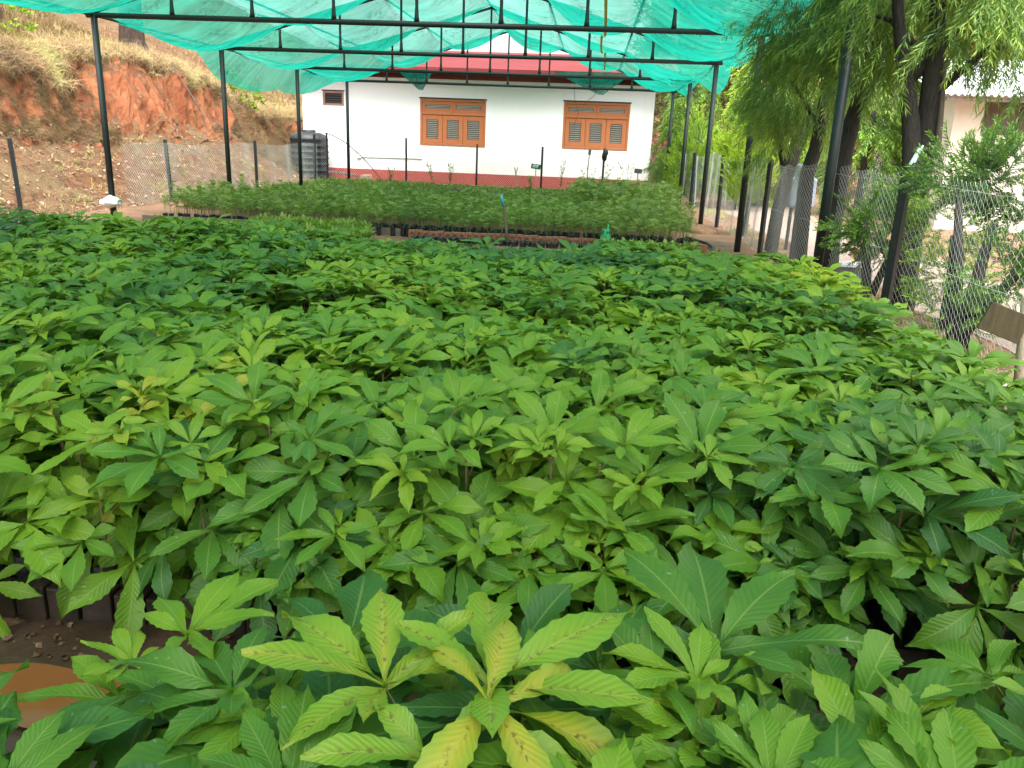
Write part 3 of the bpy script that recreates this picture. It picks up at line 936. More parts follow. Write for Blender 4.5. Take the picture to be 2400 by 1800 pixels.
for (x, y, top, kind, sd, lab) in HERO:
    qq = random.Random(sd)
    sp_ = plant_spec(qq, x, y, top)
    base = {'yellow': .72, 'light': .64, 'pale': .42}[kind]
    sp_ = [(a, b_, h, az_, s_ * {'yellow': 1.3, 'light': 1.0, 'pale': 1.15}[kind], base + qq.uniform(-.08, .12) + (.06 if a else 0)) for (a, b_, h, az_, s_, tt) in sp_]
    if kind == 'yellow':
        sp_ = [(False, qq.randrange(9) if i_ % 3 else qq.randrange(9, N_OLD), h, az_, s_, tt) for i_, (a, b_, h, az_, s_, tt) in enumerate(sp_)]
        sp_ += [(False, qq.randrange(N_OLD), top * .9, qq.uniform(0, 6), 1.4, .74) for _ in range(2)]
    make_seedling(x, y, top, sp_, lab, None, kind == 'yellow')
n_ind = 0
for (x, y) in pts_front:
    top = q.uniform(.36, .47)
    make_seedling(x, y, top, [(a, b_, h, z_, s_ * 1.3, t_ + .04) for (a, b_, h, z_, s_, t_) in plant_spec(q, x, y, top)], LAB_FRONT, 'chestnut seedlings in the nearest bed', rz=0, scale=1.0); n_ind += 1
pts_main += [(x, 2.33 + q.uniform(-.03, .04)) for x in np.arange(-.7, .8, .2)]
pts_main.sort(key=lambda p_: p_[1] + .12 * abs(p_[0]))
budget = 296 - n_ind
def main_top(x, y, q):
    g = .545 + .10 * fbm(x * .6, y * .6, 4.0) + q.uniform(-.05, .07)
    g -= .10 * math.exp(-((y - 4.55) / .25) ** 2)
    if y < 2.4: g *= .62
    if y > 7.0: g -= .085 * min(1, (y - 7.0) / .8) * (1 if x > -2.5 else .15)
    return g
far_items = {1: [], 0: []}
tm_far = {h: OLD[h] + YNG[h] for h in (1, 0)}
stem_items = []
for idx, (x, y) in enumerate(pts_main):
    top = main_top(x, y, q)
    sp_ = plant_spec(q, x, y, top)
    if idx < budget:
        make_seedling(x, y, top, sp_, LAB_MAIN, 'chestnut seedlings in the near rows of the large bed', bag=y < 2.6)
    else:
        h_ = 1 if y < 5.2 else 0
        for (yg, ti, hh, a, sc, tt) in sp_:
            far_items[h_].append((ti + (N_OLD if yg else 0), rotx(R(lean_to_light(y))) @ rotz(a) * sc, (x, y, hh), max(0, tt + (.12 if yg else 0))))
        stem_items.append((0, np.diag([1, 1, top]), (x, y, 0), 0))
tmj = Tm(sb.v, [f_ for f_ in sb.f if len(f_) == 4])
fo = inst('chestnut_seedling_mass', tm_far[1], far_items[1], MAT['leaf'])
tag(fo, 'dense green chestnut seedlings filling the middle of the large bed', 'seedlings', 'chestnut seedlings in the large bed', 'stuff')
fo2 = inst('chestnut_seedling_mass', tm_far[0], far_items[0], MAT['leaf'])
tag(fo2, 'dense green chestnut seedlings filling the far half of the large bed', 'seedlings', 'chestnut seedlings in the large bed', 'stuff')

# bricks edging the large bed by the furrow
def brick_mesh(dx, dy, dz, frog=True):
    b = MB(); b.box((0, 0, dz / 2), (dx, dy, dz))
    return b
bb = MB(); bb.box((0, 0, .07), (.105, .075, .14))
br0 = bb.build('brick', MAT['wetbrick'], None, bevel=.006)
tag(br0, 'dark wet brick standing on end along the furrow below the large bed', 'brick', 'bricks edging the large bed')
br0.location = (-2.0, 2.27, -.02)
for i in range(1, 36):
    o = br0.copy(); C.objects.link(o)
    o.location = (-2.0 + i * .114 + q.uniform(-.004, .004), 2.27 + q.uniform(-.008, .008), -.02 + q.uniform(-.012, .012)); o.rotation_euler = (q.uniform(-.04, .04), 0, q.uniform(-.04, .04))
# puddle
pm = MB(); c_ = (-1.60, 1.84)
ring = [(c_[0] + (.40 + .06 * math.sin(3 * a) + .05 * math.sin(7 * a + 1) + .09 * fbm(math.cos(a) * 2, math.sin(a) * 2, 3)) * math.cos(a), c_[1] + (.16 + .04 * math.sin(2 * a + 1) + .02 * math.sin(5 * a)) * math.sin(a), .022) for a in [2 * math.pi * i / 48 for i in range(48)]]
pm.v = ring; pm.f = [tuple(range(48))]
tag(pm.build('puddle', MAT['puddle']), kind='structure')
# crumbs of soil and dead leaves on the furrow floor
crumb = Tm([(-.5, 0, 0), (0, .4, .12), (.5, 0, .05), (0, -.4, .3), (-.5, 0, 0), (0, -.4, .3), (0, 0, .5), (0, .4, .12)], [(0, 1, 2, 3), (4, 5, 6, 7)])
deb = []
for i in range(900):
    x, y = q.uniform(-2.6, 2.0), q.uniform(1.55, 2.22)
    deb.append((0, aim((q.uniform(-.4, .4), q.uniform(-.4, .4), 1), q.uniform(0, 6.28)) * q.uniform(.008, .032), (x, y, .012), q.uniform(0, .12) if i > 60 else q.uniform(.1, .45)))
deb = [d_ for d_ in deb if (d_[2][0] + 1.6) ** 2 / .2 + (d_[2][1] - 1.84) ** 2 / .035 > 1]
tag(inst('soil_crumbs', [crumb], deb, MAT['litter']), 'soil crumbs and dead leaf bits on the muddy furrow', 'soil crumbs', None, 'stuff')


# ------------------------------------------------------------------ back beds
# brick edging with frogs facing the camera
def frog_brick():
    b = MB()
    W_, H_, D_, rr = .112, .145, .075, .036
    # front face with an arched recess
    n = 9
    arc = [(rr * math.cos(math.pi * i / (n - 1)), .075 + rr * math.sin(math.pi * i / (n - 1))) for i in range(n)]
    inner = [(rr, .03)] + arc + [(-rr, .03)]
    outer = [(W_ / 2, 0), (W_ / 2, .06)] + [(W_ / 2, .10), (W_ / 2, H_)] + [(.02, H_), (0, H_), (-.02, H_)] + [(-W_ / 2, H_), (-W_ / 2, .10), (-W_ / 2, .06), (-W_ / 2, 0)]
    k_ = len(inner)
    i0 = len(b.v)
    b.v += [(x, -D_ / 2, z) for x, z in outer] + [(x, -D_ / 2, z) for x, z in inner] + [(x, -D_ / 2 + .022, z) for x, z in inner]
    for i in range(k_ - 1):
        b.f.append((i0 + i, i0 + i + 1, i0 + k_ + i + 1, i0 + k_ + i))
        b.f.append((i0 + k_ + i, i0 + k_ + i + 1, i0 + 2 * k_ + i + 1, i0 + 2 * k_ + i))
    b.f.append((i0, i0 + k_, i0 + 2 * k_ - 1, i0 + k_ - 1))
    b.f.append((i0 + k_, i0 + 2 * k_, i0 + 3 * k_ - 1, i0 + 2 * k_ - 1))
    b.f.append(tuple(i0 + 2 * k_ + i for i in range(k_)))
    j = len(b.v)
    b.v += [(x, y, z) for x in (-W_ / 2, W_ / 2) for y in (-D_ / 2, D_ / 2) for z in (0, H_)]
    b.f += [(j, j + 1, j + 3, j + 2), (j + 4, j + 6, j + 7, j + 5), (j + 2, j + 3, j + 7, j + 6), (j + 1, j + 5, j + 7, j + 3), (j, j + 2, j + 6, j + 4)]
    return b
fb = frog_brick().build('brick', MAT['brick'], None)
tag(fb, 'red brick with arched hollow standing in the edging row of the feathery bed', 'brick', 'hollowed bricks edging the feathery seedling bed')
fb.location = (-2.85, 13.25, 0)
for i in range(1, 27):
    o = fb.copy(); C.objects.link(o)
    o.location = (-2.85 + i * .1175, 13.25 + q.uniform(-.012, .012), q.uniform(-.012, .008)); o.rotation_euler = (q.uniform(-.04, .04), q.uniform(-.02, .02), q.uniform(-.05, .05))
bb = MB(); bb.box((0, 0, .055), (.225, .075, .11))
lb = bb.build('brick', MAT['brick'], None, bevel=.006)
tag(lb, 'red brick laid lengthwise in the edging row right of the watering can', 'brick', 'long bricks edging the feathery seedling bed')
lb.location = (.40, 13.26, 0)
for i in range(1, 7):
    o = lb.copy(); C.objects.link(o)
    o.location = (.40 + i * .235, 13.26 + i * .02 + q.uniform(-.012, .012), q.uniform(-.008, .008)); o.rotation_euler = (0, 0, q.uniform(-.05, .05))
for (xa, ya, xb_, yb, lab) in ((-7.6, 13.5, -5.3, 13.75, 'weathered grey plank edging the bed at its left end'), (-5.2, 13.6, -3.1, 13.5, 'weathered plank edging the bed behind the small green seedlings')):
    b = MB(); a_ = math.atan2(yb - ya, xb_ - xa)
    b.box((0, 0, .07), (math.hypot(xb_ - xa, yb - ya), .035, .13))
    o = b.build('plank', MAT['plank'], None, bevel=.004); o.location = ((xa + xb_) / 2, (ya + yb) / 2, 0); o.rotation_euler = (0, .01, a_)
    tag(o, lab, 'plank')

# feathery seedlings
def feather(seed, h):
    q = random.Random(seed); tms = []
    lean = (q.uniform(-.05, .05), q.uniform(-.05, .05))
    def at(t): return np.array([lean[0] * t * t * 2, lean[1] * t * t * 2, h * t])
    tms.append(tri_tube([tuple(at(0)), tuple(at(.5)), tuple(at(.95))], [.005, .0035, .002], lv=-1))
    nb = 9
    for i in range(nb):
        t = .40 + .58 * i / (nb - 1)
        a = q.uniform(0, 6.28); L = (.125 if t < .85 else .10) * q.uniform(.7, 1.25)
        d = np.array([math.cos(a), math.sin(a), q.uniform(1.0, 2.8)]); d /= np.linalg.norm(d)
        p0 = at(t); prev = p0
        for s_ in range(4):
            c_ = p0 + d * L * (s_ + 1) / 4 - np.array([0, 0, .05 * ((s_ + 1) / 4) ** 2])
            side = np.cross(d, [0, 0, 1]); side /= np.linalg.norm(side)
            for sg in (-1, 1):
                tip = c_ + side * sg * .045 * (1.2 - s_ * .2) + d * .035 + np.array([0, 0, q.uniform(-.015, .015)])
                w_ = d * .015
                m_ = (prev + tip) / 2
                tms.append(Tm([c_ - d * .01, m_ * .3 + (c_ + tip) / 2 * .7 + w_, tip, (c_ + tip) / 2 - w_], [(0, 1, 2, 3)], None, [.5] * 4, [q.uniform(-.1, .1)] * 4))
            prev = c_
        tip = prev + d * .05
        tms.append(Tm([prev, prev + np.cross(d, [0, 0, 1]) * .006, tip, prev - np.cross(d, [0, 0, 1]) * .006], [(0, 1, 2, 3)], None, [.5] * 4))
    return join(tms)
FE = [feather(500 + i, .72) for i in range(7)]
fe_mesh = [t_.mesh('feathery_foliage') for t_ in FE]
for m_ in fe_mesh: m_.materials.append(MAT['feather'])
def fe_h(x, y, q): return .47 * (q.uniform(.62, 1.2) if q.random() < .85 else q.uniform(1.2, 1.6)) * (1.0 + .16 * fbm(x * .9, y * .9, 8)) * (1.04 if x > .6 else 1.0)
pts_fe = [p_ for p_ in bed_points(-7.4, 1.75, 13.45, 16.4, .14, 31) if not (-4.7 < p_[0] < -4.1 and p_[1] < 13.8) and p_[1] > 13.42 + max(0, (-3.2 - p_[0])) * .12]
pts_fe.sort(key=lambda p_: p_[1])
fi = []
sbag = MB(); sbag.lathe([(0, 0), (.04, 0), (.044, .03), (.040, .09), (.043, .15), (.038, .145), (0, .14)], 8)
sbag_me = bpy.data.meshes.new('small_seed_bag'); sbag_me.from_pydata(sbag.v, [], sbag.f); sbag_me.materials.append(MAT['bag'])
for i, (x, y) in enumerate(pts_fe):
    h = fe_h(x, y, q)
    tt = .58 + .3 * fbm(x * .6, y * .6, 3) + q.uniform(-.12, .15) + (.12 if x > 1 else 0)
    if i < 290:
        t = thing('feathery_seedling', 'slender feathery green seedling in a black bag at the front of the middle bed', 'seedling', (x, y, 0), q.uniform(0, 6.28), 'feathery seedlings behind the brick edging')
        link('seed_bag', sbag_me, None, t)
        o = link('foliage', fe_mesh[i % 7], None, t); o.location = (0, 0, .13); o.scale = (1, 1, h); o.color = (max(0, tt), 0, 0, 1)
    else:
        fi.append((i % 7, rotz(q.uniform(0, 6.28)) @ np.diag([1, 1, h]), (x, y, .13), max(0, tt)))
for (x, y) in bed_points(-8.6, 1.6, 16.4, 18.2, .14, 32):
    fi.append((q.randrange(7), rotz(q.uniform(0, 6.28)) @ np.diag([1.1, 1.1, fe_h(x, y, q) * (.66 if x < .5 else 1.0)]), (x, y, .10), max(0, .60 + .25 * fbm(x * .6, y * .6, 3) + q.uniform(-.1, .15))))
# the lighter brushy clump to the right, further back
for (x, y) in bed_points(-.4, 1.9, 18.2, 21.0, .17, 33):
    fi.append((q.randrange(7), rotz(q.uniform(0, 6.28)) @ np.diag([1.3, 1.3, 0.72 * q.uniform(.8, 1.35)]), (x, y, .10), max(0, .55 + q.uniform(-.12, .2))))
tag(inst('feathery_seedling_mass', FE, fi, MAT['feather']), 'dense feathery seedlings filling the middle bed', 'seedlings', None, 'stuff')
# low carpet of small seedlings in rows, with black bag rows showing between
low = []
def tuft(seed, h, n, wd):
    q = random.Random(seed); tms = []
    for i in range(n):
        a = q.uniform(0, 6.28); e = q.uniform(.3, 1.3); L = h * q.uniform(.6, 1.2)
        d = np.array([math.cos(a) * math.cos(e), math.sin(a) * math.cos(e), math.sin(e)])
        s_ = np.array([-math.sin(a), math.cos(a), 0]) * wd * L
        b0 = np.array([math.cos(a), math.sin(a), 0]) * .01 + np.array([0, 0, q.uniform(0, h * .6)])
        tms.append(Tm([b0, b0 + d * L * .5 + s_, b0 + d * L - np.array([0, 0, .2 * L * math.cos(e)]), b0 + d * L * .5 - s_], [(0, 1, 2, 3)], None, [.5] * 4, [q.uniform(-.1, .1)] * 4))
    return join(tms)
TU = [tuft(600 + i, .16, 14, .16) for i in range(5)]
for (ya, yb_, sp, xa, xb_) in ((18.4, 21.2, .13, -8.6, -.5), (21.8, 24.3, .15, -8.8, 1.9), (24.8, 27.6, .16, -8.8, 2.2)):
    for (x, y) in bed_points(xa, xb_, ya, yb_, sp, int(ya * 10)):
        low.append((q.randrange(5), rotz(q.uniform(0, 6.28)) * q.uniform(.4, .75) * (1.3 if x < -5.5 else 1), (x, y, .05), max(0, .5 + .22 * fbm(x * .5, y * .5, 3) + q.uniform(-.12, .15))))
tag(inst('low_seedling_carpet', TU, low, MAT['feather']), 'low green seedlings carpeting the far beds before the house', 'seedlings', None, 'stuff')
bgm = []
BT = Tm(sbag.v, [f_ for f_ in sbag.f if len(f_) == 4])
for (ya, xa, xb_) in ((18.3, -8.5, 0), (21.35, -6, 1.9), (21.5, -6, 1.9), (24.4, -5, 2), (24.6, -5, 2)):
    x = xa
    while x < xb_:
        bgm.append((0, rotz(q.uniform(0, 6)) * .85, (x, ya + q.uniform(-.03, .03), 0), 0)); x += .10
tag(inst('seed_bag_rows', [BT], bgm, MAT['bag']), 'rows of black seedling bags showing between the far carpet beds', 'seed bags', None, 'stuff')
# front strip: black bags before the bricks, some with small sprouts
sp_me = [tuft(700 + i, .09, 9, .3) for i in range(3)]
spm = [t_.mesh('sprout') for t_ in sp_me]
for m_ in spm: m_.materials.append(MAT['leaf'])
nb_ = 0
for r_ in range(3):
    for i in range(42):
        x = -2.75 + i * .108 + q.uniform(-.015, .015); y = 13.08 - r_ * .11 + q.uniform(-.02, .02)
        grown = x > .25
        t = thing('seed_bag', 'black seed bag with a small sprout below the watering can' if grown else 'small black seed bag of soil in the strip before the red bricks', 'seed bag', (x, y, -.075), q.uniform(0, 6), 'sprouting bags below the watering can' if grown else 'black seed bags before the brick edging')
        link('bag', sbag_me, None, t)
        if grown:
            o = link('sprout', spm[i % 3], None, t); o.location = (0, 0, .13); o.color = (.42 + q.uniform(-.1, .15), 0, 0, 1); o.scale = (1.2,) * 3
        nb_ += 1
sg = [(q.randrange(5), rotz(q.uniform(0, 6.28)) * q.uniform(.7, 1.2) , (x, y, .10), .42 + q.uniform(-.1, .15)) for (x, y) in bed_points(-5.3, -3.2, 11.2, 13.2, .10, 44) if x < -3.2 - .35 * abs(y - 12)]
tag(inst('small_seedling_patch', TU, sg, MAT['leaf']), 'patch of small bright green seedlings behind the large bed', 'seedlings', None, 'stuff')

# weeds sticking up before the house
def weed(seed, h):
    q = random.Random(seed); tms = []
    for k_ in range(3):
        lx, ly = q.uniform(-.25, .25), q.uniform(-.2, .2)
        P = [np.array([lx * t * t, ly * t * t, h * t]) for t in np.linspace(0, 1, 6)]
        tms.append(tri_tube([tuple(p_) for p_ in P], [.006, .005, .005, .004, .003, .002]))
        for i in range(26):
            t = q.uniform(.25, 1); c_ = np.array([lx * t * t, ly * t * t, h * t])
            a = q.uniform(0, 6.28); L = q.uniform(.08, .17)
            d = np.array([math.cos(a), math.sin(a), q.uniform(.2, .9)]); d /= np.linalg.norm(d)
            s_ = np.cross(d, [0, 0, 1]) * .018
            tms.append(Tm([c_, c_ + d * L * .5 + s_, c_ + d * L, c_ + d * L * .5 - s_], [(0, 1, 2, 3)], None, [.5] * 4))
    return join(tms)
for i, (x, y, h, lab) in enumerate([(-.95, 26.5, 1.05, 'tall wispy weed standing between the green sign and the right house window'), (-5.2, 27.3, .75, 'wispy weed by the fence under the left house window'), (-4.6, 27.2, .8, 'wispy weed right of the left house window post'),
                              (-.1, 24.5, .9, 'wispy weed left of the black-capped fence post'), (1.0, 23.0, 1.1, 'bushy pale weed right of the black-capped fence post'), (.4, 24.0, 1.0, 'thin pale weed at the black-capped fence post'), (-6.6, 27.2, .6, 'low wispy weed beside the buff drain box'), (-1.9, 26.9, .5, 'short weed under the green sign')]):
    T = weed(800 + i, h)
    me = T.mesh('weed'); o = link('weed', me, MAT['feather']); o.location = (x, y, 0); o.color = (.42, 0, 0, 1)
    tag(o, lab, 'weed')

# ------------------------------------------------------------------ small objects
can = thing('watering_can', 'green plastic watering can standing on the brick edging', 'watering can', (.29, 13.10, .03), R(-8))
can.scale = (.86,) * 3
b = MB()
def can_fn(u, v):
    a = u * 2 * math.pi; z = v * .26
    rx = .115 - .035 * v ** 1.5; ry = .15 - .05 * v
    return (rx * math.copysign(abs(math.cos(a)) ** .75, math.cos(a)), ry * math.copysign(abs(math.sin(a)) ** .75, math.sin(a)), z)
b.grid(can_fn, 28, 8)
b.build('body', MAT['greenplastic'], can, True)
b = MB(); b.lathe([(.062, .25), (.07, .29), (.066, .335), (.052, .335), (.048, .29)], 20, (0, -.02, 0)); b.build('filler_neck', MAT['greenplastic'], can, True)
b = MB(); b.lathe([(0, .292), (.05, .292)], 16, (0, -.02, 0)); b.build('opening', MAT['dark'], can)
b = MB(); b.tube([(0, .13, .05), (0, .20, .14), (0, .27, .28), (0, .30, .40)], [.028, .022, .018, .015], 10); b.build('spout', MAT['greenplastic'], can, True)
b = MB(); b.tube([(0, -.06, .33), (0, -.13, .32), (0, -.17, .22), (0, -.145, .09)], .016, 8); b.build('handle', MAT['greenplastic'], can, True)
stk = thing('wooden_stake', 'leaning wooden stake with a blue-green tape top before the feathery bed', 'stake', (-1.26, 13.05, 0))
MB().tube([(0, 0, -.05), (-.03, 0, .25), (-.07, 0, .55), (-.13, 0, .74)], [.024, .023, .021, .018], 8).build('stick', MAT['plank'], stk, True)
MB().tube([(-.083, 0, .60), (-.115, 0, .70), (-.13, 0, .78)], [.026, .027, .022], 8).build('tape', MAT['tape'], stk, True)
def sign(x, y, h, bw, bh, mat, lab, tilt=0, text=False, smat='stake', lean=0):
    t = thing('bed_sign', lab, 'sign', (x, y, 0))
    MB().tube([(0, 0, -.03), (lean, 0, h + bh * .3)], .018, 6).build('stick', MAT[smat], t)
    rot = Matrix.Rotation(tilt, 3, 'Y')
    c_ = Vector((lean, -.024, h - bh * .15))
    p_ = MB().box(c_, (bw, .012, bh), rot).build('board', MAT[mat], t, bevel=.002)
    if text:
        tb = MB()
        qq = random.Random(3)
        xx = -bw * .30
        for kx in range(4):
            wch = bw * .11
            tb.box(c_ + rot @ Vector((xx + kx * bw * .155, -.0085, .0)), (wch * .35, .003, bh * .5), rot)
            tb.box(c_ + rot @ Vector((xx + kx * bw * .155 + wch * .3, -.0085, bh * (.18 if kx % 2 else -.05))), (wch * .7, .0034, bh * .16), rot)
        tb.box(c_ + rot @ Vector((-.02 * bw, -.0085, bh * .29)), (bw * .62, .0038, bh * .10), rot)
        tb.build('lettering', MAT['white'], p_)
    return t
sign(-1.78, 27.0, .85, .31, .15, 'signgreen', 'small green sign with white lettering on a stake before the house', R(6), True)
sign(-.15, 27.0, 1.36, .09, .16, 'signgrey', 'tiny grey tag on a thin stake right of the black-capped fence post', R(5), lean=.06)
sign(1.48, 27.0, .84, .24, .14, 'signgrey', 'small dark grey plate on a stake near the right house corner', R(4))
sign(3.05, 31.5, .95, .42, .17, 'board', 'brown wooden board on a stake beside the umbrella', R(-2))
fs = thing('forked_stake', 'thin forked stake left of the small green sign', 'stake', (-2.42, 27.0, 0))
MB().tube([(.05, 0, -.05), (0, 0, .6)], .02, 6).build('stick', MAT['stake'], fs)
fk = MB(); fk.tube([(0, 0, .58), (-.05, 0, .78)], .015, 6); fk.tube([(0, 0, .58), (.06, 0, .78)], .015, 6); fk.build('fork', MAT['stake'], fs)
# tilted board at the right edge
ws = thing('wooden_sign', 'tilted mossy brown board on a wooden stake at the right edge of the bed', 'sign', (2.585, 4.8, 0))
MB().tube([(0, 0, -.05), (-.04, 0, .4), (-.095, 0, .86)], [.030, .029, .027], 8).build('stick', MAT['stake'], ws, True)
MB().box((-.20, -.035, .715), (.25, .016, .165), Matrix.Rotation(R(19), 3, 'Y')).build('board', MAT['board'], ws, bevel=.004)
# plastic strip on fence post, black bag on back fence post, boxes on far post, white bag at frame post
b = MB(); b.box((2.725, 7.46, 1.60), (.022, .014, .15), Matrix.Rotation(R(22), 3, 'Y')); b.box((2.75, 7.455, 1.62), (.014, .01, .15), Matrix.Rotation(R(18), 3, 'Y'))
tag(b.build('plastic_strip', MAT['blueplastic'], None), 'pale blue plastic strip stuck on top of the nearest fence post', 'plastic strip')
b = MB(); b.lathe([(.02, 0), (.075, .05), (.09, .16), (.10, .27), (.07, .37), (.03, .42), (0, .43)], 12, (.41, 28.27, 1.05))
b.v = [(x + .05 * (z - 1.2) + .02 * math.sin(z * 20), y, z) for x, y, z in b.v]
tag(b.build('plastic_bag', MAT['bag'], None, True), 'black bag pulled over the top of a fence post before the right window', 'plastic bag')
for zc, lab in ((1.07, 'green tag with pale lettering hung on a far right fence post, upper of two'), (.80, 'green tag with pale lettering hung on a far right fence post, lower of two')):
    t = thing('fence_tag', lab, 'sign', (2.78, 27.45, zc))
    MB().box((0, 0, 0), (.30, .03, .19)).build('plate', MAT['signgreen'], t, bevel=.004)
    tb = MB()
    for kx in range(4): tb.box((-.09 + kx * .055, -.017, .045), (.03, .003, .05))
    tb.build('lettering', MAT['white'], t)
    hk = MB(); hk.tube([(.17 + .05 * math.cos(a), 0, .05 * math.sin(a)) for a in np.linspace(-2.4, 2.4, 9)], .018, 5); hk.build('loop', MAT['hose'], t)
b = MB()
def wb(u, v):
    a = u * 6.283; p_ = v * math.pi
    r_ = .14 * math.sin(p_) * (1 + .35 * fbm(math.cos(a) * 2, math.sin(a) * 2, v * 3))
    return (-8.12 + r_ * 1.3 * math.cos(a), 13.45 + r_ * math.sin(a), .30 + .20 * (1 - v) * (1 + .2 * fbm(a, v * 3)) - .06)
b.grid(wb, 28, 14)
tag(b.build('plastic_bag', MAT['whitebag'], None, True), 'crumpled white bag tied at the foot of the left frame post', 'plastic bag')
# umbrella and lilac cloth far right
um = thing('umbrella', 'black umbrella lying open beside the right corner of the house', 'umbrella', (2.85, 32.0, .35), R(20))
b = MB()
rot = Matrix.Rotation(R(62), 3, 'Y') @ Matrix.Rotation(R(20), 3, 'X')
def umf(u, v):
    a = u * 6.283; r_ = .52 * math.sin(v * 1.15) / math.sin(1.15)
    sc = 1 - .10 * abs(math.sin(a * 4)) * v
    return Vector((-.05, 0, .15)) + rot @ Vector((r_ * sc * math.cos(a), r_ * sc * math.sin(a), .34 * math.cos(v * 1.2) - .2))
b.grid(umf, 48, 8); b.build('canopy', MAT['bag'], um, True)
MB().tube([tuple(Vector((-.05, 0, .15)) + rot @ Vector((0, 0, .2))), tuple(Vector((-.05, 0, .15)) + rot @ Vector((0, 0, -.5)))], .012, 6).build('shaft', MAT['hose'], um)
b = MB(); b.grid(lambda u, v: (2.95 + .75 * u, 32.6 + .5 * v, .05 + .62 * math.sin(u * 3.14) ** .6 * math.sin(v * 3.14) ** .5 * (1 + .2 * fbm(u * 4, v * 4))), 16, 12)
tag(b.build('cloth_bundle', MAT['lilac'], None, True), 'pale lilac cloth bundle behind the black umbrella', 'cloth')
# mound, flat stone, hose by the right frame post
def rock(name, x, y, dx, dy, dz, mat, lab, cat, sd=0):
    b = MB()
    def fn(u, v):
        a = u * 6.283; p_ = v * 1.65
        r_ = math.sin(p_) * (1 + .18 * fbm(math.cos(a) * 1.5 + sd, math.sin(a) * 1.5, v * 2))
        return (x + dx * r_ * math.cos(a), y + dy * r_ * math.sin(a), dz * math.cos(p_) * (1 + .1 * fbm(a, v * 4, sd)) - .01)
    b.grid(fn, 22, 9)
    return tag(b.build(name, MAT[mat], None, False), lab, cat)
rock('earth_mound', 2.25, 16.6, .36, .4, .16, 'ground', 'small earth mound at the foot of a frame post', 'mound', 1)
rock('flat_stone', 2.28, 14.35, .26, .16, .07, 'plank', 'flat dark stone lying by the right frame post', 'stone', 2)
tag(MB().tube([(1.80, 15.2, .03), (1.9, 14.7, .04), (2.03, 14.2, .05), (2.05, 13.5, .06), (1.9, 12.7, .05)], .028, 8).build('hose', MAT['hose'], None, True), 'dark hose curving over the bare ground by the right frame post', 'hose')
rock('soil_heap', -3.2, 13.75, .45, .25, .12, 'mud', 'dark soil heap between the plank and the brick edging', 'soil heap', 4)
# things beyond the right fence
pl_ = thing('concrete_block', 'white-topped grey concrete block beyond the right fence', 'block', (3.25, 10.35, 0))
MB().box((0, 0, .14), (.42, .3, .28)).build('block', MAT['signgrey'], pl_, bevel=.01)
MB().box((0, 0, .30), (.46, .34, .036)).build('cap', MAT['white'], pl_, bevel=.006)
b = MB()
b.box((3.0, 6.05, .02), (.55, .22, .05)); tag(b.build('white_slab', MAT['concrete'], None, bevel=.008), 'small white slab on the ground by the path edge', 'slab')
b = MB(); b.box((3.5, 14.6, .95), (.42, .9, .5)); b.box((3.5, 14.6, 1.28), (.30, .6, .25))
tb_ = b.build('tarp_bundle', MAT['greyblue'], None, bevel=.05)
b2 = MB(); 
for sx in (-.14, .14):
    for sy in (-.35, .35): b2.tube([(3.5 + sx, 14.6 + sy, 0), (3.5 + sx, 14.6 + sy, .71)], .03, 6)
b2.build('legs', MAT['fencepost'], tb_)
tag(tb_, 'grey-blue covered bundle on a stand between the trees beyond the fence', 'bundle')
yf = []
petal = Tm([(0, 0, 0), (.03, .03, .02), (0, .075, .01), (-.03, .03, .02)], [(0, 1, 2, 3)])
YF = join([xform(petal, rotz(a)) for a in np.linspace(0, 5.24, 6)])
for i, (x, y, z) in enumerate([(3.46, 11.0, .12), (3.5, 11.05, .22), (3.43, 11.1, .18), (3.62, 11.5, .32), (3.55, 11.2, .08)]):
    o = link('yellow_flower', YF.mesh('yellow_flower'), MAT['yellowflower']); o.location = (x, y, z); o.rotation_euler = (R(60), 0, i * .8); o.scale = (1.1,) * 3
    st_ = MB(); st_.tube([(0, 0, 0), (0, -.001, -.02)], .004, 4); 
    tag(o, 'yellow flower by the path beyond the right fence', 'flower', 'yellow flowers beyond the fence')

# ------------------------------------------------------------------ trees
def twig(seed, L, n, leafL, leafW, spread, droop=.6):
    """a twig growing along -Z with narrow leaves"""
    q = random.Random(seed); tms = []
    bx, by = q.uniform(-.15, .15), q.uniform(-.15, .15)
    def at(t): return np.array([bx * t * t * L * 2, by * t * t * L * 2, -L * t])
    tms.append(tri_tube([tuple(at(0)), tuple(at(.5)), tuple(at(1))], [.004, .003, .002], lv=.2))
    for i in range(n):
        t = .08 + .92 * i / (n - 1); c_ = at(t)
        a = i * 2.4 + q.uniform(-.5, .5); e = spread * q.uniform(.6, 1.25) * (1.15 - .5 * t)
        d = np.array([math.cos(a) * math.sin(e), math.sin(a) * math.sin(e), -math.cos(e)])
        l_ = leafL * q.uniform(.7, 1.15)
        s_ = np.cross(d, [math.cos(a + 1), math.sin(a + 1), .3]); s_ = s_ / np.linalg.norm(s_) * leafW
        m_ = c_ + d * l_ * .45
        e_ = c_ + d * l_ + np.array([0, 0, -droop * l_ * .15])
        tms.append(Tm([c_, m_ + s_, e_, m_ - s_], [(0, 1, 2, 3)], None, [.5] * 4, [q.uniform(-.08, .10) + .22 * t] * 4))
    return join(tms)
BTW = [twig(900 + i, .34, 26, .095, .0055, .75) for i in range(6)]
CTW = [twig(950 + i, .22, 34, .055, .006, .8, 0) for i in range(5)]
FTW = [twig(980 + i, .40, 22, .11, .012, .9) for i in range(5)]

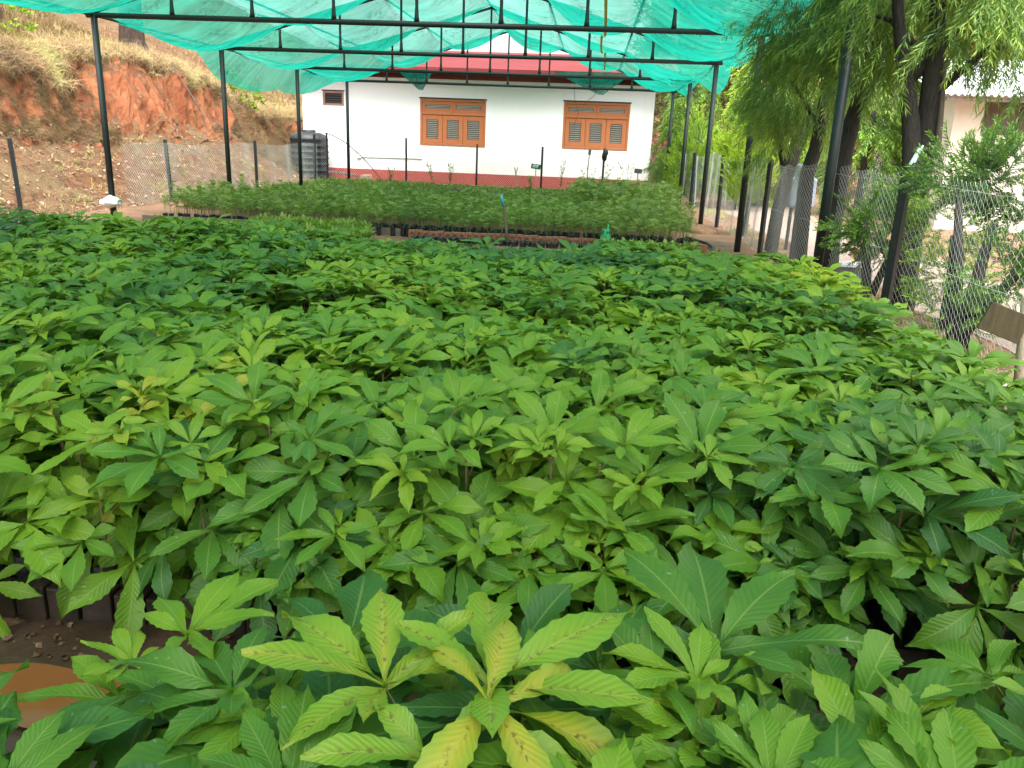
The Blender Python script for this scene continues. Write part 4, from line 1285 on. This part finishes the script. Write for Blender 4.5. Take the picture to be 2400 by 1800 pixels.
def crown(name, tms, mat, blobs, n, parent, tint, mode='hang', seed=0, scale=(.8, 1.3), gap=.45, tr=.18):
    """twigs spread through blob volumes (cx, cy, cz, rx, ry, rz); clumped by noise so gaps stay open"""
    q = random.Random(seed); items = []
    vol = [b_[3] * b_[4] * b_[5] for b_ in blobs]; tot = sum(vol)
    for b_, v_ in zip(blobs, vol):
        k_ = 0; want = int(n * v_ / tot); tries = 0
        while k_ < want and tries < want * 8:
            tries += 1
            d = np.array([q.gauss(0, 1), q.gauss(0, 1), q.gauss(0, 1)]); d /= np.linalg.norm(d)
            r_ = q.uniform(.25, 1) ** .5
            p_ = np.array([b_[0] + d[0] * b_[3] * r_, b_[1] + d[1] * b_[4] * r_, b_[2] + d[2] * b_[5] * r_])
            cl = fbm(p_[0] * 1.3 + seed, p_[1] * 1.3, p_[2] * 1.3)
            if cl < (gap - .5) * .8 + q.uniform(-.15, .15): continue
            if mode == 'hang':
                dirv = np.array([d[0] * .55, d[1] * .55, -1 + .5 * q.random()])
            elif mode == 'up':
                dirv = np.array([d[0] * .8, d[1] * .8, .75 + .6 * q.random()])
            else:
                dirv = np.array([d[0], d[1], d[2] * .6 + .3 * q.uniform(-1, 1) + .15])
            A = aim(-dirv, q.uniform(0, 6.28)) * q.uniform(*scale)
            items.append((q.randrange(len(tms)), A, p_, max(0, tint + tr * cl * 1.6 + q.uniform(-tr, tr) * .6)))
            k_ += 1
    return inst(name, tms, items, MAT[mat], parent)

def bark_tube(b, pts, rad, n=10, seed=0):
    i0 = len(b.v)
    b.tube(pts, rad, n)
    for i in range(i0, len(b.v)):
        x, y, z = b.v[i]; e = .012 * fbm(x * 9 + seed, y * 9, z * 3)
        b.v[i] = (x + e, y + e * .7, z)

def tree(name, lab, trunks, bark, blobs, n, tms, leaf, tint, mode, seed, limbs=(), group=None, **kw):
    base = trunks[0][0][0]
    t = thing(name, lab, 'tree', base, 0, group)
    off = Vector(base)
    b = MB()
    for pts, rads in trunks:
        bark_tube(b, [Vector(p_) - off for p_ in pts], rads, 10, seed)
    for pts, rads in limbs:
        bark_tube(b, [Vector(p_) - off for p_ in pts], rads, 6, seed)
    b.build('trunk', MAT[bark], t, True)
    bl = [(c_[0] - off.x, c_[1] - off.y, c_[2] - off.z, *c_[3:]) for c_ in blobs]
    crown('crown', tms, leaf, bl, n, t, tint, mode, seed, **kw)
    return t
GB = 'weeping trees beyond the right fence'
tree('weeping_tree', 'weeping tree with two dark stems and a pale dead limb behind the nearest fence post', [([(3.38, 9.0, -.05), (3.30, 9.0, .8), (3.27, 9.0, 1.52), (3.19, 9.0, 1.93), (3.07, 9.0, 2.34), (2.93, 9.0, 2.8), (2.75, 9.0, 3.6)], [.115, .10, .095, .085, .075, .06, .04]),
      ([(3.45, 9.05, -.05), (3.40, 9.05, 1.2), (3.37, 9.03, 1.94), (3.30, 9.0, 2.6), (3.26, 9.0, 3.06), (3.35, 9, 3.9)], [.12, .105, .10, .085, .075, .05])], 'bark',
     [(3.1, 9.0, 3.05, 1.15, 1.0, .62), (3.9, 9.2, 3.15, .9, .9, .6), (2.75, 9.1, 2.75, .55, .6, .42), (4.25, 8.8, 2.5, .4, .5, .36), (3.6, 8.4, 2.8, .8, .6, .5), (3.4, 9.4, 3.9, 1.6, 1.4, .7)], 1500, BTW, 'bottle', .46, 'hang', 1,
     limbs=[([(3.1, 9, 2.3), (3.5, 9.1, 2.8), (4.0, 9.2, 3.1), (4.5, 9.2, 2.9)], [.05, .04, .025, .012]), ([(3.3, 9, 2.5), (2.9, 9.2, 2.9), (2.5, 9.2, 3.0)], [.045, .03, .012]), ([(3.37, 9, 2.2), (3.7, 8.8, 2.6), (4.2, 8.8, 2.7)], [.05, .03, .01])])
dl = MB(); bark_tube(dl, [(3.50, 8.95, .9), (3.42, 8.92, 1.35), (3.46, 8.9, 1.75), (3.42, 8.92, 2.2), (3.40, 8.95, 2.5)], [.025, .028, .03, .022, .012], 8, 9)
o_ = dl.build('dead_branch', MAT['greybark'], None, True)
tag(o_, 'pale dead stripped branch leaning on the two-stemmed weeping tree', 'branch')
tree('weeping_tree', 'weeping tree with one trunk leaning right behind the second fence post', [([(2.88, 9.95, -.05), (2.85, 10, .7), (2.84, 10, 1.37), (2.87, 10, 1.72), (2.94, 10, 2.14), (3.02, 10, 2.5), (2.99, 10, 3.0), (2.9, 10, 3.8)], [.125, .115, .11, .10, .09, .085, .07, .05])], 'bark',
     [(2.7, 10.2, 3.05, .9, .8, .55), (2.35, 10.4, 2.75, .5, .5, .38), (3.4, 10.3, 3.3, .8, .8, .6), (2.3, 10.9, 3.35, .6, .7, .4)], 640, BTW, 'bottle', .42, 'hang', 2,
     limbs=[([(2.95, 10, 2.2), (2.6, 10.1, 2.7), (2.3, 10.3, 3.0)], [.05, .03, .012]), ([(3.0, 10, 2.5), (3.4, 10.2, 3.0)], [.05, .02])])
tree('weeping_tree', 'slim weeping tree between the second and third fence posts with yellow-green hanging leaves', [([(2.90, 11.5, -.05), (2.87, 11.5, .8), (2.86, 11.5, 1.32), (2.93, 11.5, 1.66), (2.96, 11.5, 2.2), (3.0, 11.5, 3.0)], [.12, .11, .10, .085, .075, .05])], 'bark',
     [(2.75, 11.6, 2.6, .7, .7, .7), (3.2, 11.8, 2.9, .7, .7, .6), (2.5, 11.9, 2.3, .4, .5, .5)], 430, BTW, 'bottle', .50, 'hang', 3,
     limbs=[([(2.95, 11.5, 1.9), (2.6, 11.6, 2.4), (2.4, 11.7, 2.6)], [.04, .025, .01])])
tree('weeping_tree', 'cut-back weeping tree with a forked dark stump and short leaf sprays', [([(2.97, 13.6, -.05), (3.0, 13.6, .7), (3.09, 13.6, 1.26), (3.20, 13.6, 1.75), (3.35, 13.6, 2.1)], [.11, .10, .095, .09, .06]), ([(3.05, 13.6, 1.3), (2.92, 13.6, 1.8), (2.85, 13.6, 2.05)], [.08, .07, .05]), ([(3.08, 13.6, 1.3), (3.12, 13.6, 1.9)], [.07, .04])], 'bark',
     [(3.1, 13.4, 2.1, .55, .5, .45), (2.8, 13.6, 2.6, .6, .6, .5), (3.3, 13.8, 2.9, .9, .8, .7), (3.0, 13.3, 1.6, .45, .35, .3)], 480, BTW, 'bottle', .48, 'hang', 4)
# conifers
def conifer(name, lab, x, y, h, r, n, tint, seed, z0=.15, mode='up', mat='conifer', tms=None, trunk_r=.05, bark='bark', blobs=None, **kw):
    bl = blobs or [(x, y, z0 + h * .30, r, r, h * .32), (x + .1 * r, y, z0 + h * .62, r * .75, r * .75, h * .28), (x, y + .05, z0 + h * .85, r * .42, r * .42, h * .18)]
    return tree(name, lab, [([(x, y, -.05), (x + .03, y, h * .4), (x, y, h * .85)], [trunk_r, trunk_r * .8, trunk_r * .3])], bark, bl, n, tms or CTW, mat, tint, mode, seed, **kw)
conifer('conifer_bush', 'bright lime-green conifer bush behind the far frame posts', 2.95, 24.4, 2.5, .75, 520, .62, 11, scale=(1.0, 1.7))
conifer('conifer_bush', 'rounded lime-green conifer bush right of the tall lime one', 3.95, 23.2, 2.35, .85, 620, .66, 12, scale=(1.0, 1.7))
conifer('conifer_bush', 'yellow-green conifer bush just left of the cut-back weeping tree', 3.0, 16.2, 1.75, .42, 330, .80, 13, z0=.5)
conifer('conifer_bush', 'dull green conifer bush beside the pink bougainvillea', 3.0, 27.5, 1.9, .6, 380, .48, 14, scale=(1.0, 1.6))
conifer('conifer_tree', 'tall yellowish drooping conifer behind the right side of the shade net', 4.9, 25.5, 5.6, 1.4, 1000, .60, 15, mode='hang', tms=FTW, mat='conifer', scale=(.9, 1.6), trunk_r=.12)
conifer('conifer_tree', 'tall grey-green drooping conifer right of the yellowish one', 7.0, 22.5, 5.0, 1.2, 600, .38, 16, mode='hang', tms=FTW, mat='conifer', scale=(.9, 1.6), trunk_r=.12)
conifer('conifer_tree', 'tall green drooping conifer behind the far right frame post', 3.2, 29.0, 4.6, 1.1, 800, .42, 24, mode='hang', tms=FTW, mat='conifer', scale=(.9, 1.6), trunk_r=.12)
# junipers by the fence
tree('juniper', 'dark spreading juniper with several black stems behind the fence at the right edge', [([(3.16, 7.0, -.05), (3.08, 7, .4), (3.02, 7, .85), (2.95, 7.0, 1.3)], [.07, .06, .045, .02]), ([(3.2, 7.05, -.05), (3.25, 7.1, .5), (3.3, 7.1, 1.1)], [.07, .055, .03]), ([(3.12, 6.95, .1), (3.45, 6.9, .7), (3.6, 6.9, 1.2)], [.05, .04, .02])], 'bark',
     [(3.05, 7.0, 1.42, .42, .4, .28), (3.45, 7.0, 1.40, .4, .4, .38), (3.35, 6.9, .75, .34, .36, .22), (3.75, 7.1, 1.0, .4, .4, .45), (3.05, 6.9, .35, .3, .3, .2), (3.5, 6.7, .45, .35, .35, .25)], 820, CTW, 'conifer', .22, 'out', 17, scale=(.6, 1.05), gap=.5)
tree('juniper', 'grey-green juniper bush between the two nearest fence posts', [([(2.93, 8.7, -.05), (2.9, 8.7, .4), (2.82, 8.7, .9)], [.06, .05, .03]), ([(2.98, 8.7, .2), (3.15, 8.7, .8)], [.045, .025])], 'bark',
     [(2.82, 8.7, 1.0, .36, .32, .36), (3.05, 8.7, .85, .34, .35, .4), (2.9, 8.6, .42, .3, .3, .2)], 480, CTW, 'conifer', .34, 'out', 18, scale=(.6, 1.0), gap=.5)
tree('juniper', 'pale green juniper bush beyond the nearest fence post', [([(3.5, 8.1, -.05), (3.48, 8.1, .5), (3.42, 8.1, .9)], [.05, .04, .02])], 'bark',
     [(3.42, 8.1, .95, .32, .3, .40), (3.5, 8.15, .5, .3, .3, .25)], 300, CTW, 'conifer', .52, 'out', 19, scale=(.6, 1.0))
# bougainvillea
bv = thing('bougainvillea', 'pink flowering bougainvillea beside the right corner of the house', 'shrub', (2.85, 32.6, 0))
b = MB()
for i in range(5): b.tube([(0, 0, 0), (.1 * math.sin(i * 2), .1 * math.cos(i), 1.0), (.35 * math.sin(i * 2.2), .3 * math.cos(i * 1.7), 2.1)], [.03, .02, .008], 6)
b.build('stem', MAT['bark'], bv)
PTW = [twig(1010 + i, .16, 14, .06, .03, 1.0, 0) for i in range(3)]
crown('blossom', PTW, 'pink', [(-.05, 0, 2.05, .45, .4, .36), (.15, 0, 1.55, .35, .3, .35), (-.2, 0, 1.1, .22, .2, .3)], 130, bv, .45, 'out', 20)
crown('foliage', PTW, 'conifer', [(.2, .1, 1.5, .5, .4, .6)], 60, bv, .45, 'out', 21)

# background: trees and dry brush on the slope to the right
gq = random.Random(77)
fz = lambda x, y: -.35 + far_hill(x, y)
BK = 'hazy trees on the slope beyond the right fence'
for i, (x, y, h, r, tint, lab) in enumerate([
        (9.5, 36, 6.0, 2.2, .52, 'yellow-green tree low on the slope behind the right fence'), (13.5, 37, 7.0, 2.6, .68, 'golden tree on the slope above the two-stemmed weeping tree'),
        (7.0, 40, 8.0, 2.5, .40, 'grey-green tree behind the lime conifers'), (17.5, 36, 7.5, 2.8, .60, 'pale golden tree above the cream building'),
        (21.5, 37, 8.0, 3.0, .42, 'green-grey tree behind the tin roof'), (11.0, 44, 9.0, 3.0, .34, 'dull green tree high on the right slope'),
        (16.0, 46, 9.0, 3.2, .62, 'ochre tree high on the right slope'), (4.6, 43, 9.0, 2.0, .26, 'dusky tree right of the house corner'), (24, 44, 9, 3.4, .5, 'pale tree at the far right of the slope'), (6.2, 52, 11, 3.0, .3, 'tall dusky tree high behind the house corner')]):
    z0 = fz(x, y)
    tree('slope_tree', lab, [([(x, y, z0 - .3), (x + .1, y, z0 + h * .4), (x, y, z0 + h * .8)], [.20, .15, .05])], 'greybark',
         [(x, y, z0 + h * .45, r, r, h * .3), (x + r * .4, y - r * .3, z0 + h * .65, r * .7, r * .7, h * .25), (x - r * .4, y, z0 + h * .7, r * .6, r * .6, h * .22)], 430, FTW, 'drybush', tint, 'out', 40 + i, group=BK, scale=(2.0, 3.6), gap=.5)
items = []
for i in range(2600):
    x = gq.uniform(3, 34); y = gq.uniform(33, 62)
    if x < 4 and y < 36: continue
    z0 = fz(x, y); hgt = gq.uniform(.1, 1.7)
    cl = fbm(x * .35, y * .35, 9)
    if cl < -.35: continue
    d = np.array([gq.uniform(-1, 1), gq.uniform(-1, 1), gq.uniform(.2, 1.2)])
    items.append((gq.randrange(5), aim(-d, gq.uniform(0, 6)) * gq.uniform(2.0, 4.2), (x, y, z0 + hgt), max(0, .62 + .30 * cl + gq.uniform(-.15, .15))))
tag(inst('dry_brush', FTW, items, MAT['drybush']), 'dry yellow and orange brush covering the slope behind the right fence', 'brush', None, 'stuff')
# bare woods right of the house
for i, (x, y, r, h) in enumerate([(3.05, 37, .20, 11), (3.9, 38.5, .16, 10), (3.5, 41, .18, 11), (4.6, 40, .15, 10), (2.7, 44, .2, 12)]):
    t = thing('pine_tree', ['pale bare trunk rising just right of the house corner', 'slim dark trunk beside the pale one right of the house', 'bare trunk set back behind the bougainvillea', 'thin bare trunk at the edge of the lime conifers', 'far bare trunk showing past the house corner'][i], 'tree', (x, y, fz(x, y) - .1))
    b = MB(); bark_tube(b, [(0, 0, 0), (.1, 0, h * .4), (.05 * i, 0, h)], [r, r * .8, r * .35], 10, i)
    for s_ in range(6):
        zz = 1.5 + s_ * 1.3; a = s_ * 2.2 + i
        bark_tube(b, [(.05, 0, zz), (.6 * math.cos(a), .5 * math.sin(a), zz + .35), (1.1 * math.cos(a), .9 * math.sin(a), zz + .5)], [.04, .025, .01], 5)
    b.build('trunk', MAT['greybark' if i % 2 == 0 else 'pinebark'], t, True)
    crown('crown', FTW, 'drybush', [(0, 0, h * .9, 1.6, 1.6, 2.2), (0, 0, 3.2, 1.2, 1.0, 2.2)], 170, t, .16, 'out', 60 + i, scale=(1.5, 2.6))

# right building
rbld = thing('outbuilding', 'cream outbuilding with bright tin roof and brown shuttered opening beyond the trees', 'building', (8.0, 20.0, 0))
b = MB()
OZ0, OZ1 = 2.12, 2.86
def qd(a, c, d, e):
    i = len(b.v); b.v += [a, c, d, e]; b.f.append((i, i + 1, i + 2, i + 3))
for xa, xb_ in ((0, .62), (3.9, 6)):
    qd((xa, 0, -.2), (xb_, 0, -.2), (xb_, 0, 3.0), (xa, 0, 3.0))
qd((.62, 0, -.2), (3.9, 0, -.2), (3.9, 0, OZ0), (.62, 0, OZ0)); qd((.62, 0, OZ1), (3.9, 0, OZ1), (3.9, 0, 3.0), (.62, 0, 3.0))
qd((0, 0, -.2), (0, 0, 3.0), (0, 5, 3.9), (0, 5, -.2)); qd((.62, 0, OZ0), (.62, .3, OZ0), (.62, .3, OZ1), (.62, 0, OZ1)); qd((.62, 0, OZ0), (3.9, 0, OZ0), (3.9, .3, OZ0), (.62, .3, OZ0))
b.build('wall', MAT['cream'], rbld)
sh = MB()
for i in range(4): sh.box2((.64 + i * .81, .12, OZ0 + .02), (.64 + i * .81 + .78, .17, OZ1))
sp_ = sh.build('shutters', MAT['shutter'], rbld, bevel=.01)
g = MB(); g.grid(lambda u, v: (-.55 + 7.2 * u, -.75 + 6.2 * v, 2.90 + 1.35 * v + .022 * math.sin(u * 7.2 * 42)), 480, 3)
g.build('tin_roof', MAT['tin'], rbld, True)
MB().box2((-.5, -.70, 2.78), (6.6, -.62, 2.86)).build('eave_batten', MAT['shutter'], rbld)

# ------------------------------------------------------------------ left bank: pines, dry grass, litter
def hz(y, d): return hill_pt(y, d)
for i, (y, d, r, lab) in enumerate([(19.3, 5.2, .33, 'thick black-barked pine trunk just left of the left frame post on the bank'), (18.2, 6.6, .36, 'pine trunk with sprouting shrubs near the top left corner'), (21.8, 6.4, .20, 'slim pine trunk behind the left frame post on the bank'),
                                   (17.6, 8.6, .26, 'pale pine trunk at the extreme top left'), (27.2, 5.6, .34, 'pine trunk on the bank left of the second frame post'), (24.2, 8.0, .18, 'small pine trunk half hidden by the net edge'), (17.2, 10.5, .2, 'thin far pine trunk at the top left corner')]):
    p_ = hz(y, d)
    t = thing('pine_tree', lab, 'tree', p_)
    b = MB()
    b.tube([(0, 0, -.3), (0, 0, .05), (0, 0, .35), (.03, 0, 1.2), (.05, .05, 4), (0, .1, 9)], [r * 1.75, r * 1.45, r * 1.12, r, r * .85, r * .4], 18)
    b.v = [(x * (1 + .16 * fbm(x * 5 + i, y * 5, z * 2.2)), y * (1 + .16 * fbm(x * 5, y * 5 + i, z * 2.2)), z) for x, y, z in b.v]
    b.build('trunk', MAT['pinebark'], t)
    crown('crown', FTW, 'drybush', [(0, 0, 9.5, 2, 2, 1.8)], 120, t, .15, 'out', 70 + i, scale=(1.5, 2.6))
def blade(seed, L, n, curve, wd=.006):
    q = random.Random(seed); tms = []
    for i in range(n):
        a = q.uniform(0, 6.28); l_ = L * q.uniform(.6, 1.25); c_ = curve * q.uniform(.6, 1.4)
        o_ = np.array([q.uniform(-.05, .05), q.uniform(-.05, .05), 0]); d = np.array([math.cos(a), math.sin(a), 0]) ; s_ = np.array([-math.sin(a), math.cos(a), 0]) * wd
        V = []; y = z = 0; e = q.uniform(1.0, 1.5)
        for k_ in range(5):
            w_ = s_ * (1 - k_ / 4.3)
            P = o_ + d * y + np.array([0, 0, z]); V += [P - w_, P + w_]
            y += l_ / 4 * math.cos(e); z += l_ / 4 * math.sin(e); e -= c_ / 4
        tms.append(Tm(V, [(2 * k_, 2 * k_ + 1, 2 * k_ + 3, 2 * k_ + 2) for k_ in range(4)], None, [.5] * 10, [q.uniform(-.12, .12)] * 10))
    return join(tms)
GT = [blade(1100 + i, .34, 12, 2.2) for i in range(5)]         # tufts
HT = [blade(1150 + i, .55, 14, 4.2, .005) for i in range(5)]   # hanging over the edge
items, ti2 = [], []
for i in range(9000):
    y = gq.uniform(8, 44); d = abs(gq.gauss(0, 1)) * 4.0 + 3.45
    if d > 16: continue
    p_ = hz(y, d); cl = fbm(y * .5, d * .5, 3)
    items.append((gq.randrange(5), rotz(gq.uniform(0, 6.28)) * gq.uniform(.6, 1.3), p_, max(0, .62 + .35 * cl + gq.uniform(-.2, .2) + (.12 if gq.random() < .15 else 0))))
for i in range(3000):
    y = gq.uniform(10, 40); d = gq.uniform(3.1, 3.8)
    cl = fbm(y * .55, 9.0, 1)
    if d < 3.4 and cl < .10 + .2 * gq.random() and not (y < 19): continue
    p_ = hz(y, d)
    items.append((5 + gq.randrange(5), aim((.75, gq.uniform(-.4, .4), .55)) @ rotz(gq.uniform(0, 6.28)) * gq.uniform(.7, 1.35), p_, max(0, (.70 if y > 19.0 else .36) + .3 * cl + gq.uniform(-.2, .2))))
for i in range(1500):   # darker roots and grass hanging on the upper face at the left
    y = gq.uniform(9, 20.5) if gq.random() < .75 else gq.uniform(20.5, 40); d = gq.uniform(2.45, 3.2)
    if y > 20.5 and fbm(y * .55, 9, 1) < .05: continue
    p_ = hz(y, d)
    items.append((5 + gq.randrange(5), aim((.9, gq.uniform(-.3, .3), -.2)) @ rotz(gq.uniform(0, 6.28)) * gq.uniform(.5, .95), p_, max(0, .22 + gq.uniform(-.18, .3))))
tag(inst('dry_grass', GT + HT, items, MAT['drygrass']), 'dry straw grass growing over and hanging from the bank edge', 'grass', None, 'stuff')
# fallen leaves and needles on the toe slope
lt = Tm([(-.5, 0, 0), (0, .28, .10), (.5, 0, .03), (0, -.26, .12)], [(0, 1, 2, 3)])
nd_ = Tm([(-.5, -.016, 0), (.5, -.012, .05), (.5, .012, .05), (-.5, .016, 0)], [(0, 1, 2, 3)])
items = []
for i in range(21000):
    y = 6 + 24 * gq.random() ** .9; d = gq.uniform(-.3, 2.75) if gq.random() < .9 else gq.uniform(3.3, 7)
    p_ = hz(y, max(0, d)); 
    if d < 0: p_ = Vector((-9.55 - d, y, .01))
    e1 = hz(y, max(0, d) + .1) - hz(y, max(0, d)); nrm_ = Vector((e1.z, gq.uniform(-.1, .1), abs(e1.x) + .02)).normalized()
    big = gq.random() < .085
    A = aim((nrm_.x + gq.uniform(-.35, .35), nrm_.y + gq.uniform(-.35, .35), nrm_.z), gq.uniform(0, 6.28)) * (gq.uniform(.05, .12) if big else gq.uniform(.10, .24))
    items.append((0 if big else 1, A, p_ + nrm_ * .02, gq.uniform(.45, .85) if big else max(0, gq.gauss(.36, .16))))
tag(inst('leaf_litter', [lt, nd_], items, MAT['litter']), 'dry leaves and pine needles scattered on the slope below the bank', 'leaf litter', None, 'stuff')
items = []
for i in range(900):
    y = gq.uniform(9, 27); d = gq.uniform(0, 2.6); cl = fbm(y * .9, d * 1.2, 7)
    if cl < .12: continue
    items.append((gq.randrange(5), rotz(gq.uniform(0, 6)) * gq.uniform(.35, .75), hz(y, d), max(0, .75 + cl * .4 + gq.uniform(-.2, .3))))
tag(inst('slope_weeds', GT, items, MAT['drygrass']), 'sparse greenish weeds on the slope behind the left fence', 'grass', None, 'stuff')
# sprouting shrubs by the pines
for i, (y, d, lab) in enumerate([(17.6, 4.9, 'leafy green sprouts at the foot of the pines at the top left'), (19.9, 4.7, 'pale leafy sprout at the foot of the thick pine trunk'), (29.5, 3.5, 'yellow-green shrub on the bank left of the house'), (30.5, 3.2, 'olive shrub on the bank just behind the house corner')]):
    p_ = hz(y, d)
    t = thing('shrub', lab, 'shrub', p_)
    MB().tube([(0, 0, -.1), (.05, 0, .5)], [.02, .01], 5).build('stem', MAT['stem'], t)
    crown('foliage', PTW, 'conifer', [(0, 0, .45, .5, .5, .4)], 60 if i != 1 else 30, t, .62, 'out', 90 + i, scale=(.8, 1.4))
# leafy dry tangle covering the bank behind the house corner
items = []
for i in range(700):
    y = gq.uniform(27.5, 34); d = gq.uniform(.9, 3.2)
    items.append((5 + gq.randrange(5), aim((.8, gq.uniform(-.5, .2), .2)) @ rotz(gq.uniform(0, 6)) * gq.uniform(.9, 1.6), hz(y, d), max(0, gq.uniform(.1, .5))))
tag(inst('dry_tangle', GT + HT, items, MAT['drygrass']), 'brown dry tangle of roots and grass on the bank behind the water tank', 'grass', None, 'stuff')
pole = MB(); p0_, p1_ = hz(25.0, 2.6), hz(25.3, 3.6)
pole.tube([tuple(p0_ + Vector((.45, 0, -.35))), tuple(p0_ + Vector((.3, .1, .6))), tuple(p1_ + Vector((.25, 0, .1)))], .011, 6)
tag(pole.build('pipe', MAT['signgrey'], None), 'thin grey pipe leaning against the red bank', 'pipe')
# roadside grass beyond the right fence
items = []
for i in range(2200):
    y = gq.uniform(4.5, 30); x = gq.choice([gq.uniform(2.8, 3.5), gq.uniform(5.2, 8.5)])
    cl = fbm(x * .9, y * .7, 5)
    if cl < -.02: continue
    items.append((gq.randrange(5), rotz(gq.uniform(0, 6)) * gq.uniform(.25, .6), (x, y, 0), max(0, .8 + cl * .4 + gq.uniform(-.2, .3))))
tag(inst('verge_grass', GT, items, MAT['drygrass']), 'patchy short grass along the path beyond the right fence', 'grass', None, 'stuff')
